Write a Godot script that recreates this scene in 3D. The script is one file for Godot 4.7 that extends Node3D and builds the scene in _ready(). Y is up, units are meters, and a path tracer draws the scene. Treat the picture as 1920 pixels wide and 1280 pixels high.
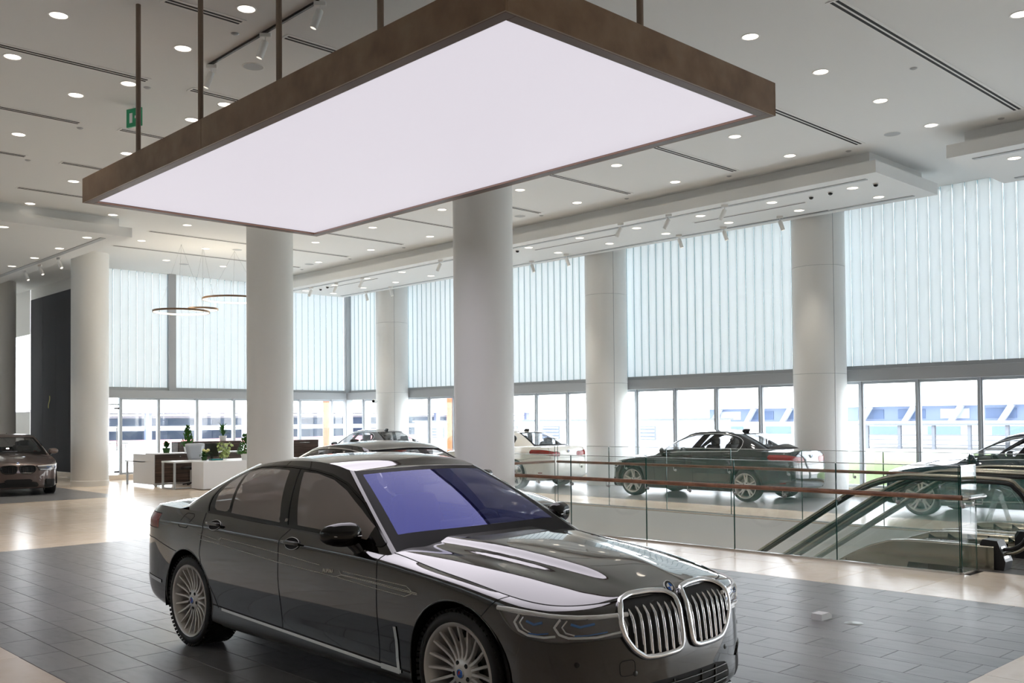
extends Node3D
# A car showroom. x runs to the right and away, z towards the viewer along the glass front, y up; metres.

class MB:
	var v := PackedVector3Array()
	var n := PackedVector3Array()
	var ix := PackedInt32Array()
	func vert(p: Vector3, m: Vector3) -> int:
		v.push_back(p)
		n.push_back(m)
		return v.size() - 1
	func tri(a: int, b: int, c: int) -> void:
		if (v[c] - v[a]).cross(v[b] - v[a]).dot(n[a] + n[b] + n[c]) < 0.0:
			ix.append_array(PackedInt32Array([a, c, b]))
		else:
			ix.append_array(PackedInt32Array([a, b, c]))
	func face(p: Array, m: Vector3) -> void:
		var k := v.size()
		for q in p:
			vert(q, m)
		for i in range(1, p.size() - 1):
			tri(k, k + i, k + i + 1)
	func quad(a: Vector3, b: Vector3, c: Vector3, d: Vector3, away := Vector3.ZERO) -> void:
		var m := (b - a).cross(d - a)
		if m.length_squared() < 1e-16:
			m = (c - b).cross(d - b)
		m = m.normalized()
		if away != Vector3.ZERO and m.dot(away) < 0.0:
			m = -m
		face([a, b, c, d], m)
	# box with chamfered edges
	func box(c: Vector3, s: Vector3, ch := 0.0, b := Basis()) -> MB:
		var h := s * 0.5
		ch = minf(ch, minf(h.x, minf(h.y, h.z)) * 0.9)
		for ax in 3:
			for sg in [-1.0, 1.0]:
				var m := Vector3.ZERO
				m[ax] = sg
				var u := (ax + 1) % 3
				var w := (ax + 2) % 3
				var pts := []
				for q in [[-1, -1], [1, -1], [1, 1], [-1, 1]]:
					var p := Vector3.ZERO
					p[ax] = sg * h[ax]
					p[u] = q[0] * (h[u] - ch)
					p[w] = q[1] * (h[w] - ch)
					pts.append(c + b * p)
				face(pts, b * m)
		if ch > 0.0:
			for ax in 3:
				var u := (ax + 1) % 3
				var w := (ax + 2) % 3
				for su in [-1.0, 1.0]:
					for sw in [-1.0, 1.0]:
						var m := Vector3.ZERO
						m[u] = su
						m[w] = sw
						var pts := []
						for q in [[-1, 0], [1, 0], [1, 1], [-1, 1]]:
							var p := Vector3.ZERO
							p[ax] = q[0] * (h[ax] - ch)
							p[u] = su * (h[u] - (ch if q[1] else 0.0))
							p[w] = sw * (h[w] - (0.0 if q[1] else ch))
							pts.append(c + b * p)
						face(pts, (b * m).normalized())
			for sx in [-1.0, 1.0]:
				for sy in [-1.0, 1.0]:
					for sz in [-1.0, 1.0]:
						var s3 := Vector3(sx, sy, sz)
						var k := s3 * (h - Vector3(ch, ch, ch))
						face([c + b * (k + Vector3(sx * ch, 0, 0)), c + b * (k + Vector3(0, sy * ch, 0)), c + b * (k + Vector3(0, 0, sz * ch))], (b * s3).normalized())
		return self
	func bar(a: Vector3, c: Vector3, w: float, d: float, up := Vector3.UP) -> MB:
		var z := (c - a).normalized()
		var x := up.cross(z)
		if x.length() < 0.01:
			x = Vector3.RIGHT.cross(z)
		x = x.normalized()
		box((a + c) * 0.5, Vector3(w, d, a.distance_to(c)), 0.0, Basis(x, z.cross(x), z))
		return self
	# rounded box: soft things
	func soft(c: Vector3, s: Vector3, r: float, seg := 5, b := Basis(), bend = null) -> MB:
		var h := s * 0.5
		r = minf(r, minf(h.x, minf(h.y, h.z)))
		for ax in 3:
			for sg in [-1.0, 1.0]:
				var u := (ax + 1) % 3
				var w := (ax + 2) % 3
				var rows := []
				for i in seg + 1:
					var row := PackedInt32Array()
					for j in seg + 1:
						var p := Vector3.ZERO
						p[ax] = sg * h[ax]
						p[u] = h[u] * tan((i * 2.0 / seg - 1.0) * 0.7854)
						p[w] = h[w] * tan((j * 2.0 / seg - 1.0) * 0.7854)
						var inn := p.clamp(-h + Vector3(r, r, r), h - Vector3(r, r, r))
						var m := (p - inn).normalized()
						var q := inn + m * r
						if bend != null:
							q = bend.call(q)
						row.push_back(vert(c + b * q, b * m))
					rows.append(row)
				for i in seg:
					for j in seg:
						tri(rows[i][j], rows[i + 1][j], rows[i + 1][j + 1])
						tri(rows[i][j], rows[i + 1][j + 1], rows[i][j + 1])
		return self
	func tube(p: PackedVector3Array, r: float, seg := 8, closed := false, flat := 1.0, radii := PackedFloat32Array()) -> MB:
		var rows := []
		var x := Vector3.ZERO
		for i in p.size():
			var a := p[(i - 1 + p.size()) % p.size()] if closed else p[maxi(i - 1, 0)]
			var c := p[(i + 1) % p.size()] if closed else p[mini(i + 1, p.size() - 1)]
			var t := (c - a).normalized()
			if x == Vector3.ZERO:
				x = Vector3.UP.cross(t)
				if x.length() < 0.05:
					x = Vector3.RIGHT.cross(t)
			x = (x - t * x.dot(t)).normalized()
			var y := t.cross(x)
			var row := PackedInt32Array()
			var rr := radii[i] if radii.size() else r
			for k in seg:
				var an := TAU * k / seg
				row.push_back(vert(p[i] + (x * cos(an) + y * sin(an) * flat) * rr, (x * cos(an) * flat + y * sin(an)).normalized()))
			rows.append(row)
		for i in (p.size() if closed else p.size() - 1):
			var A: PackedInt32Array = rows[i]
			var B: PackedInt32Array = rows[(i + 1) % p.size()]
			for k in seg:
				tri(A[k], B[k], B[(k + 1) % seg])
				tri(A[k], B[(k + 1) % seg], A[(k + 1) % seg])
		if not closed:
			for e in [0, p.size() - 1]:
				var m := (p[e] - p[1 if e == 0 else e - 1]).normalized()
				var pts := []
				for k in seg:
					pts.append(v[rows[e][k]])
				face(pts, m)
		return self
	# profile points (radius, height) turned round y, then moved by xf
	func lathe(prof: Array, seg: int, xf := Transform3D(), sharp := false, from := 0.0, to := TAU) -> MB:
		var full := absf(to - from - TAU) < 0.001
		for i in prof.size() - 1:
			var p: Vector2 = prof[i]
			var q: Vector2 = prof[i + 1]
			var d := (q - p).normalized()
			var na := Vector2(d.y, -d.x)
			var nb := na
			if not sharp:
				if i > 0:
					var e: Vector2 = ((p - prof[i - 1]) as Vector2).normalized()
					if e.dot(d) > 0.5:
						na = (na + Vector2(e.y, -e.x)).normalized()
				if i < prof.size() - 2:
					var e: Vector2 = ((prof[i + 2] - q) as Vector2).normalized()
					if e.dot(d) > 0.5:
						nb = (nb + Vector2(e.y, -e.x)).normalized()
			var k := v.size()
			for j in seg + 1:
				var a := from + (to - from) * j / seg
				var cs := Vector3(cos(a), 0, sin(a))
				vert(xf * (cs * p.x + Vector3(0, p.y, 0)), (xf.basis * (cs * na.x + Vector3(0, na.y, 0))).normalized())
				vert(xf * (cs * q.x + Vector3(0, q.y, 0)), (xf.basis * (cs * nb.x + Vector3(0, nb.y, 0))).normalized())
			for j in seg:
				var a0 := k + j * 2
				if p.x > 1e-6:
					tri(a0, a0 + 2, a0 + 3 if q.x > 1e-6 else a0 + 1)
				if q.x > 1e-6:
					tri(a0, a0 + 3, a0 + 1)
		return self
	# outline in the xy plane of xf, pulled out along z by depth
	func plate(poly: PackedVector2Array, depth: float, xf := Transform3D()) -> MB:
		var t := Geometry2D.triangulate_polygon(poly)
		for sg in ([0.0, 1.0] if depth > 0.0 else [1.0]):
			var m := xf.basis.z.normalized() * (1.0 if sg > 0.5 else -1.0)
			var k := v.size()
			for p in poly:
				vert(xf * Vector3(p.x, p.y, depth * sg), m)
			for i in range(0, t.size(), 3):
				tri(k + t[i], k + t[i + 1], k + t[i + 2])
		if depth > 0.0:
			var ccw := not Geometry2D.is_polygon_clockwise(poly)
			for i in poly.size():
				var p := poly[i]
				var q := poly[(i + 1) % poly.size()]
				var o := Vector2(q.y - p.y, p.x - q.x) * (1.0 if ccw else -1.0)
				quad(xf * Vector3(p.x, p.y, 0), xf * Vector3(q.x, q.y, 0), xf * Vector3(q.x, q.y, depth), xf * Vector3(p.x, p.y, depth), xf.basis * Vector3(o.x, o.y, 0))
		return self
	# rows of points with smooth normals that point the way out(p) does
	func sheet(rows: Array, out: Callable) -> MB:
		var k := v.size()
		var w: int = rows[0].size()
		for i in rows.size():
			for j in w:
				var a: Vector3 = rows[mini(i + 1, rows.size() - 1)][j] - rows[maxi(i - 1, 0)][j]
				var b: Vector3 = rows[i][mini(j + 1, w - 1)] - rows[i][maxi(j - 1, 0)]
				var m := a.cross(b)
				var o: Vector3 = out.call(rows[i][j])
				if m.length_squared() < 1e-18:
					m = o
				m = m.normalized()
				vert(rows[i][j], -m if m.dot(o) < 0.0 else m)
		for i in rows.size() - 1:
			for j in w - 1:
				var a := k + i * w + j
				tri(a, a + 1, a + w + 1)
				tri(a, a + w + 1, a + w)
		return self
	func mirrored() -> MB:
		var o := MB.new()
		for i in v.size():
			o.vert(Vector3(-v[i].x, v[i].y, v[i].z), Vector3(-n[i].x, n[i].y, n[i].z))
		for i in range(0, ix.size(), 3):
			o.ix.append_array(PackedInt32Array([ix[i], ix[i + 2], ix[i + 1]]))
		return o
	func add(o: MB) -> MB:
		var k := v.size()
		v.append_array(o.v)
		n.append_array(o.n)
		for i in o.ix:
			ix.push_back(i + k)
		return self
	func made() -> ArrayMesh:
		var a := []
		a.resize(Mesh.ARRAY_MAX)
		a[Mesh.ARRAY_VERTEX] = v
		a[Mesh.ARRAY_NORMAL] = n
		a[Mesh.ARRAY_INDEX] = ix
		var m := ArrayMesh.new()
		if v.size():
			m.add_surface_from_arrays(Mesh.PRIMITIVE_TRIANGLES, a)
		return m

var M := {}
var taken := {}
const EYE := Vector3(0, 1.76, 0)
const RIGHT := Vector3(0.72412112, -0.00859886, 0.68961921)
const DOWN := Vector3(0.00891501, -0.99972202, -0.02182657)
const AHEAD := Vector3(0.6896152, 0.02195304, -0.72384317)
const FOCAL := 1816.4077
const CEIL := 6.6
const SOF := 6.15

# direction through a pixel of the 1920 x 1280 frame, met with a level plane, an x plane or a z plane
func ray(px: float, py: float) -> Vector3:
	return AHEAD + RIGHT * ((px - 960.0) / FOCAL) + DOWN * ((py - 747.08) / FOCAL)
func at_y(px: float, py: float, h: float) -> Vector3:
	var d := ray(px, py)
	return EYE + d * ((h - EYE.y) / d.y)
func at_x(px: float, py: float, x: float) -> Vector3:
	var d := ray(px, py)
	return EYE + d * (x / d.x)
func at_z(px: float, py: float, z: float) -> Vector3:
	var d := ray(px, py)
	return EYE + d * (z / d.z)

func numbered(called: String) -> String:
	taken[called] = taken.get(called, -1) + 1
	return called if taken[called] == 0 else "%s_%03d" % [called, taken[called]]
func tag(o: Node3D, label: String, category: String, group := "") -> Node3D:
	o.set_meta("label", label)
	o.set_meta("category", category)
	if group:
		o.set_meta("group", group)
	return o
func thing(called: String, label: String, category: String, where := Vector3.ZERO, turn := 0.0, group := "") -> Node3D:
	var o := Node3D.new()
	o.name = numbered(called)
	add_child(o)
	o.position = where
	o.rotation.y = turn
	return tag(o, label, category, group)
func part(called: String, shape, m: Material, parent: Node3D) -> MeshInstance3D:
	var o := MeshInstance3D.new()
	o.name = called
	o.mesh = shape.made() if shape is MB else shape
	if o.mesh.get_surface_count():
		o.set_surface_override_material(0, m)
	parent.add_child(o, true)
	return o
func one(called: String, shape, m: Material, label: String, category: String, group := "") -> MeshInstance3D:
	var o := part(numbered(called), shape, m, self)
	tag(o, label, category, group)
	return o
func struct(called: String, shape, m: Material) -> MeshInstance3D:
	var o := part(numbered(called), shape, m, self)
	o.set_meta("kind", "structure")
	return o
func twin(o: Node3D, where: Vector3, turn := 0.0, label := "") -> Node3D:
	var c: Node3D = o.duplicate()
	c.name = numbered(str(o.name))
	add_child(c)
	c.position = where
	c.rotation.y = turn
	if label:
		c.set_meta("label", label)
	return c
func B(c: Vector3, s: Vector3, ch := 0.0, b := Basis()) -> MB:
	return MB.new().box(c, s, ch, b)
# box from corner to corner
func BB(x0: float, x1: float, y0: float, y1: float, z0: float, z1: float, ch := 0.0) -> MB:
	return MB.new().box(Vector3(x0 + x1, y0 + y1, z0 + z1) * 0.5, Vector3(absf(x1 - x0), absf(y1 - y0), absf(z1 - z0)), ch)

func mat(key: String, c: Color, rough := 0.6, metal := 0.0) -> StandardMaterial3D:
	var m := StandardMaterial3D.new()
	m.resource_name = key
	m.albedo_color = c
	m.roughness = rough
	m.metallic = metal
	M[key] = m
	return m
func glassy(key: String, c: Color, alpha: float) -> StandardMaterial3D:
	var m := mat(key, Color(c.r, c.g, c.b, alpha), 0.02)
	m.transparency = BaseMaterial3D.TRANSPARENCY_ALPHA
	return m
func coated(key: String, c: Color, metal := 0.0, rough := 0.35) -> StandardMaterial3D:
	var m := mat(key, c, rough, metal)
	m.metallic_specular = 0.42
	m.clearcoat_enabled = true
	m.clearcoat = 1.0
	m.clearcoat_roughness = 0.02
	return m
func glow(key: String, c: Color, e: float) -> StandardMaterial3D:
	var m := mat(key, Color(0.35, 0.35, 0.35), 0.6)
	m.emission_enabled = true
	m.emission = c
	m.emission_energy_multiplier = e
	return m
func noise_tex(freq: float, ramp: Array, octaves := 4, size := 512, seed_ := 3, stretch := Vector2.ONE) -> Texture2D:
	var f := FastNoiseLite.new()
	f.seed = seed_
	f.frequency = freq
	f.noise_type = FastNoiseLite.TYPE_SIMPLEX_SMOOTH
	f.fractal_octaves = octaves
	var im := Image.create(size, size, false, Image.FORMAT_RGB8)
	var g := Gradient.new()
	g.offsets = PackedFloat32Array(ramp.map(func(r): return r[0]))
	g.colors = PackedColorArray(ramp.map(func(r): return r[1]))
	for y in size:
		for x in size:
			# a torus in 4D is not to hand: blend two shifted copies so that the tile repeats
			var a := f.get_noise_2d(x * stretch.x, y * stretch.y)
			var b := f.get_noise_2d((x - size) * stretch.x, y * stretch.y)
			var c := f.get_noise_2d(x * stretch.x, (y - size) * stretch.y)
			var d := f.get_noise_2d((x - size) * stretch.x, (y - size) * stretch.y)
			var u := float(x) / size
			var w := float(y) / size
			var k := lerpf(lerpf(a, b, u), lerpf(c, d, u), w)
			im.set_pixel(x, y, g.sample(clampf(k * 0.9 + 0.5, 0.0, 1.0)))
	return ImageTexture.create_from_image(im)
func textured(m: StandardMaterial3D, t: Texture2D, scale: float, world := true) -> StandardMaterial3D:
	m.albedo_texture = t
	m.uv1_triplanar = true
	m.uv1_world_triplanar = world
	m.uv1_scale = Vector3.ONE * scale
	return m

func materials() -> void:
	mat("plaster", Color(0.94, 0.945, 0.94), 0.85)
	mat("column", Color(0.93, 0.93, 0.92), 0.45)
	mat("white_paint", Color(0.94, 0.94, 0.93), 0.5)
	mat("wall_warm", Color(0.90, 0.88, 0.85), 0.8)
	mat("slot_black", Color(0.02, 0.02, 0.02), 0.7)
	mat("grout", Color(0.60, 0.55, 0.48), 0.8)
	mat("grout_dark", Color(0.52, 0.50, 0.47), 0.8)
	for k in 3:
		var t := noise_tex(0.012, [[0.0, Color(0.935 - k * 0.012, 0.865 - k * 0.012, 0.785 - k * 0.012)], [0.5, Color(0.96 - k * 0.012, 0.90 - k * 0.012, 0.83 - k * 0.012)], [1.0, Color(0.91, 0.84, 0.75)]], 5, 256, 11 + k)
		textured(mat("beige_tile%d" % k, Color.WHITE, 0.20), t, 0.7).metallic_specular = 0.5
		var t2 := noise_tex(0.03, [[0.0, Color(0.44 + k * 0.02, 0.44 + k * 0.02, 0.445 + k * 0.02)], [0.5, Color(0.50 + k * 0.02, 0.50 + k * 0.02, 0.505 + k * 0.02)], [1.0, Color(0.54, 0.54, 0.545)]], 4, 256, 31 + k, Vector2(1.0, 0.3))
		textured(mat("grey_tile%d" % k, Color.WHITE, 0.28), t2, 1.3).metallic_specular = 0.55
	var bt := noise_tex(0.016, [[0.0, Color(0.41, 0.31, 0.225)], [0.45, Color(0.485, 0.38, 0.285)], [0.7, Color(0.52, 0.425, 0.33)], [1.0, Color(0.55, 0.475, 0.39)]], 5, 512, 5)
	var bz := textured(mat("bronze", Color.WHITE, 0.40, 0.15), bt, 0.3)
	bz.metallic_specular = 0.5
	mat("bronze_dark", Color(0.33, 0.22, 0.15), 0.4, 0.2)
	mat("rod", Color(0.50, 0.44, 0.39), 0.35, 0.5)
	mat("steel", Color(0.72, 0.72, 0.72), 0.28, 1.0)
	mat("chrome", Color(0.93, 0.93, 0.94), 0.06, 1.0)
	mat("satin_chrome", Color(0.80, 0.80, 0.79), 0.22, 1.0)
	mat("mullion", Color(0.74, 0.76, 0.78), 0.4, 0.3)
	mat("header", Color(0.72, 0.73, 0.74), 0.5)
	mat("rubber", Color(0.055, 0.055, 0.058), 0.55)
	mat("tyre", Color(0.075, 0.075, 0.08), 0.6)
	mat("black_gloss", Color(0.02, 0.02, 0.022), 0.08)
	mat("black_matte", Color(0.03, 0.03, 0.03), 0.7)
	mat("black_plastic", Color(0.06, 0.06, 0.065), 0.4)
	var ch := mat("channel_glass", Color(0.95, 0.975, 0.98), 0.3)
	ch.backlight_enabled = true
	ch.backlight = Color(0.76, 0.76, 0.76)
	mat("channel_edge", Color(0.26, 0.46, 0.50), 0.3)
	glassy("pane", Color(0.8, 0.9, 0.9), 0.04)
	glassy("rail_glass", Color(0.36, 0.80, 0.70), 0.022)
	mat("glass_edge", Color(0.10, 0.26, 0.23), 0.1)
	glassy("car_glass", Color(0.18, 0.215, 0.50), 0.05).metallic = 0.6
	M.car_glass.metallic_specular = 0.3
	glassy("bg_glass", Color(0.03, 0.04, 0.04), 0.30)
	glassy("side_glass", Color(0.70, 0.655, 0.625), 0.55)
	glassy("lens", Color(0.9, 0.9, 0.92), 0.06)
	glassy("acrylic", Color(0.85, 0.92, 0.94), 0.22)
	var wd := noise_tex(0.02, [[0.0, Color(0.16, 0.12, 0.10)], [0.5, Color(0.27, 0.21, 0.18)], [1.0, Color(0.40, 0.33, 0.29)]], 4, 512, 8, Vector2(0.12, 2.6))
	textured(mat("dark_oak", Color.WHITE, 0.5), wd, 0.6)
	var hr := noise_tex(0.02, [[0.0, Color(0.36, 0.22, 0.15)], [1.0, Color(0.58, 0.40, 0.29)]], 3, 256, 18, Vector2(0.4, 3.0))
	textured(mat("rail_wood", Color.WHITE, 0.3), hr, 1.2)
	mat("desk_white", Color(0.93, 0.935, 0.95), 0.35)
	var fb := noise_tex(0.22, [[0.0, Color(0.27, 0.275, 0.29)], [1.0, Color(0.37, 0.375, 0.395)]], 2, 256, 21)
	textured(mat("felt", Color.WHITE, 0.95), fb, 1.0)
	mat("leaf_dark", Color(0.13, 0.30, 0.08), 0.6).backlight_enabled = true
	M.leaf_dark.backlight = Color(0.15, 0.3, 0.08)
	mat("leaf_pale", Color(0.72, 0.78, 0.50), 0.6)
	mat("leaf_mid", Color(0.20, 0.42, 0.12), 0.6)
	mat("flower", Color(0.92, 0.90, 0.62), 0.6)
	mat("plastic_wrap", Color(0.70, 0.72, 0.75), 0.15)
	mat("teal", Color(0.02, 0.45, 0.47), 0.4)
	mat("clad", Color(0.62, 0.60, 0.54), 0.2, 0.9)
	mat("comb", Color(0.42, 0.41, 0.40), 0.5, 0.6)
	mat("lamp_red", Color(0.55, 0.03, 0.03), 0.12)
	mat("blue_caliper", Color(0.05, 0.08, 0.45), 0.3)
	mat("brake_disc", Color(0.55, 0.54, 0.52), 0.35, 1.0)
	mat("alloy", Color(0.84, 0.82, 0.80), 0.3, 0.4)
	mat("seat_red", Color(0.36, 0.10, 0.11), 0.55)
	mat("seat_cream", Color(0.62, 0.56, 0.50), 0.6)
	mat("cabin", Color(0.09, 0.085, 0.085), 0.6)
	mat("blue_trim", Color(0.18, 0.42, 0.72), 0.25)
	mat("emblem_blue", Color(0.05, 0.36, 0.75), 0.3)
	mat("emblem_white", Color(0.95, 0.95, 0.95), 0.3)
	mat("emblem_red", Color(0.7, 0.08, 0.1), 0.3)
	mat("stripe", Color(0.86, 0.82, 0.77), 0.4)
	mat("frit", Color(0.02, 0.02, 0.025), 0.45).metallic_specular = 0.2
	mat("lamp_inner", Color(0.33, 0.32, 0.33), 0.2, 0.3)
	mat("exit_green", Color(0.10, 0.62, 0.42), 0.4)
	mat("out_ground", Color(0.80, 0.79, 0.77), 0.9)
	mat("out_white", Color(0.84, 0.85, 0.88), 0.8)
	mat("out_blue", Color(0.56, 0.62, 0.74), 0.7)
	mat("out_glass", Color(0.40, 0.48, 0.62), 0.6)
	mat("out_pink", Color(0.93, 0.62, 0.64), 0.8)
	mat("out_orange", Color(0.92, 0.33, 0.16), 0.6)
	mat("out_grey", Color(0.42, 0.43, 0.46), 0.8)
	mat("out_green", Color(0.66, 0.72, 0.52), 0.9)
	coated("paint_hero", Color(0.07, 0.06, 0.055), 0.0, 0.05)
	coated("paint_second", Color(0.16, 0.16, 0.15), 0.0, 0.06)
	coated("paint_bronze", Color(0.36, 0.30, 0.28), 0.4, 0.3)
	coated("paint_white", Color(0.93, 0.92, 0.89), 0.0, 0.4)
	coated("paint_black", Color(0.05, 0.05, 0.055), 0.0, 0.06)
	coated("paint_blue", Color(0.06, 0.09, 0.19), 0.0, 0.06)
	coated("paint_slate", Color(0.25, 0.25, 0.27), 0.3, 0.25)
	glow("lit_panel", Color(0.97, 0.945, 0.985), LIT)
	glow("lit_down", Color(1.0, 0.95, 0.88), 2.2)
	glow("lit_ring", Color(1.0, 0.93, 0.82), 1.4)
	glow("lit_spot", Color(1.0, 0.96, 0.9), 2.0)

const LIT := 0.46
const CANOPY := 1.3
const SKY := 5.2
const EXPO := 1.62

func _ready() -> void:
	var cam := Camera3D.new()
	cam.name = "camera"
	cam.projection = Camera3D.PROJECTION_FRUSTUM
	cam.near = 0.05
	cam.far = 1500.0
	cam.size = 2.0 * 640.0 / FOCAL * cam.near
	cam.frustum_offset = Vector2(0, 107.08 / FOCAL * cam.near)
	cam.transform = Transform3D(Basis(RIGHT, -DOWN, -AHEAD), EYE)
	cam.current = true
	add_child(cam)
	var env := Environment.new()
	var sky := Sky.new()
	var sm := ProceduralSkyMaterial.new()
	sm.sky_top_color = Color(0.90, 0.95, 1.0)
	sm.sky_horizon_color = Color(1.0, 1.0, 1.0)
	sm.ground_bottom_color = Color(0.80, 0.79, 0.77)
	sm.ground_horizon_color = Color(0.95, 0.95, 0.95)
	sm.sun_angle_max = 1.0
	sky.sky_material = sm
	env.background_mode = Environment.BG_SKY
	env.sky = sky
	env.background_energy_multiplier = SKY
	env.tonemap_mode = Environment.TONE_MAPPER_LINEAR
	env.tonemap_exposure = EXPO
	env.sdfgi_enabled = true
	env.ssao_enabled = true
	env.ssil_enabled = true
	var we := WorldEnvironment.new()
	we.name = "environment"
	we.environment = env
	add_child(we)
	materials()
	light_canopy()
	shell_of_room()
	floor_tiles()
	right_front()
	back_front()
	soffits()
	ceiling_fittings()
	columns_all()
	well_and_glass()
	escalators()
	cars()
	reception()
	outside()

func light_canopy() -> void:
	var x0 := 4.38
	var x1 := 7.73
	var z0 := -12.25
	var z1 := -4.63
	var t := thing("light_canopy", "large rectangular bronze framed light panel hung over the black sedan", "ceiling light", Vector3(0, 4.48, 0))
	var w := 0.12
	# four sides of the frame, the long ones in two lengths with a butt joint
	for q in [[x0, x0 + 0.02, z0, -9.05], [x0, x0 + 0.02, -9.046, z1], [x1 - 0.02, x1, z0, -8.2], [x1 - 0.02, x1, -8.196, z1]]:
		part("frame_side", BB(q[0], q[1], 0, 0.30, q[2], q[3], 0.002), M.bronze, t)
	for q in [[z0, z0 + 0.02], [z1 - 0.02, z1]]:
		part("frame_side", BB(x0 + 0.021, x1 - 0.021, 0, 0.30, q[0], q[1], 0.002), M.bronze, t)
	for q in [[x0 + 0.021, x0 + w, z0 + 0.021, z1 - 0.021], [x1 - w, x1 - 0.021, z0 + 0.021, z1 - 0.021], [x0 + w + 0.001, x1 - w - 0.001, z0 + 0.021, z0 + w], [x0 + w + 0.001, x1 - w - 0.001, z1 - w, z1 - 0.021]]:
		part("frame_lip", BB(q[0], q[1], 0.0, 0.02, q[2], q[3], 0.002), M.bronze_dark, t)
	part("lit_panel", BB(x0 + w - 0.02, x1 - w + 0.02, 0.03, 0.04, z0 + w - 0.02, z1 - w + 0.02), M.lit_panel, t)
	part("top_cover", BB(x0 + 0.022, x1 - 0.022, 0.26, 0.28, z0 + 0.022, z1 - 0.022), M.bronze_dark, t)
	for x in [4.56]:
		for k in 4:
			part("hanging_rod", MB.new().tube(PackedVector3Array([Vector3(x, 0.28, -11.0 + k * 1.575), Vector3(x, CEIL - 4.48, -11.0 + k * 1.575)]), 0.028, 10), M.rod, t)
	for x in [6.05]:
		for z in [-4.83]:
			part("hanging_rod", MB.new().tube(PackedVector3Array([Vector3(x, 0.28, z), Vector3(x, CEIL - 4.48, z)]), 0.028, 10), M.rod, t)
	var a := AreaLight3D.new()
	a.name = "canopy_glow"
	a.area_size = Vector2(x1 - x0 - 2 * w, z1 - z0 - 2 * w)
	a.light_color = Color(0.97, 0.945, 0.985)
	a.light_energy = CANOPY / PI
	a.area_normalize_energy = false
	a.shadow_enabled = true
	a.area_range = 40.0
	a.position = Vector3((x0 + x1) / 2, 4.48 + 0.022, (z0 + z1) / 2)
	a.rotation.x = -PI / 2
	add_child(a)

func shell_of_room() -> void:
	# ceiling slab, then the walls that close the room behind and beside the viewer
	struct("ceiling", BB(-9.3, 11.58, CEIL, CEIL + 0.3, -44.0, 12.3).add(BB(11.58, 20.95, CEIL, CEIL + 0.3, -30.75, 12.3)), M.plaster)
	# the long side to the viewer's left: solid to head height, channel glass above its far half
	var lf := struct("wall_left", BB(-9.3, -9.0, -0.3, 2.86, -44.0, 12.3), M.wall_warm)
	part("upper_wall", BB(-9.3, -9.0, 2.86, CEIL, -8.0, 12.3), M.wall_warm, lf)
	for k in 9:
		part("glass_bay", BB(-9.12, -9.10, 2.86, CEIL, -43.9 + k * 4.0, -40.0 + k * 4.0), M.channel_glass, lf)
		part("mullion", BB(-9.2, -9.0, 2.86, CEIL, -44.0 + k * 4.0, -43.9 + k * 4.0), M.mullion, lf)
	struct("wall_near", BB(-9.0, 20.95, -0.3, CEIL, 12.0, 12.3), M.wall_warm)
	# recess behind the display on the left
	struct("wall_back", BB(-9.0, 11.4, -0.3, CEIL, -44.0, -43.7), M.white_paint)
	var w := struct("wall_display", BB(11.5, 11.56, 0.0, CEIL, -37.2, -30.76), M.white_paint)
	for k in 5:
		part("felt_panel", BB(11.47, 11.499, 0.16, SOF + 0.06, -37.1 + k * 1.3, -37.1 + (k + 1) * 1.3 - 0.004, 0.004), M.felt, w)
	struct("trim_1", BB(11.44, 11.499, 0.0, 0.155, -37.2, -30.65, 0.004), M.beige_tile1)
	# jamb and strip of glass beyond the felt wall
	struct("trim_2", BB(11.5, 11.56, 0.0, 2.2, -43.7, -37.25), M.white_paint)
	struct("trim_3", BB(11.5, 11.56, 5.0, CEIL, -43.7, -37.25), M.white_paint)
	struct("window_1", BB(11.53, 11.55, 2.2, 5.0, -43.7, -37.25), M.pane)
	# a small length of wire left hanging on the felt
	var p := PackedVector3Array()
	var a := at_x(93, 742, 11.44)
	var b := at_x(91, 765, 11.44)
	for i in 7:
		var s := i / 6.0
		p.push_back(a.lerp(b, s) + Vector3(0, 0, sin(s * 6.0) * 0.04))
	one("loose_wire", MB.new().tube(p, 0.014, 6), M.flower, "short cream wire sticking out of the dark felt wall", "wire")

func beige(i: int, j: int) -> Material:
	return M["beige_tile%d" % (absi(i * 7 + j * 13 + i * j) % 3)]
func tile_shape(w: float, d: float, e := 0.003) -> ArrayMesh:
	var m := MB.new()
	var x := w / 2
	var z := d / 2
	var t := [Vector3(-x + e, 0, -z + e), Vector3(x - e, 0, -z + e), Vector3(x - e, 0, z - e), Vector3(-x + e, 0, z - e)]
	var o := [Vector3(-x, -e, -z), Vector3(x, -e, -z), Vector3(x, -e, z), Vector3(-x, -e, z)]
	m.face(t, Vector3.UP)
	for k in 4:
		var c: Vector3 = t[k] + t[(k + 1) % 4]
		m.quad(t[k], t[(k + 1) % 4], o[(k + 1) % 4], o[k], Vector3(c.x, 1.0, c.z))
		m.quad(o[k], o[(k + 1) % 4], o[(k + 1) % 4] + Vector3(0, -0.01, 0), o[k] + Vector3(0, -0.01, 0), Vector3(c.x, 0, c.z))
	return m.made()
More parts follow.
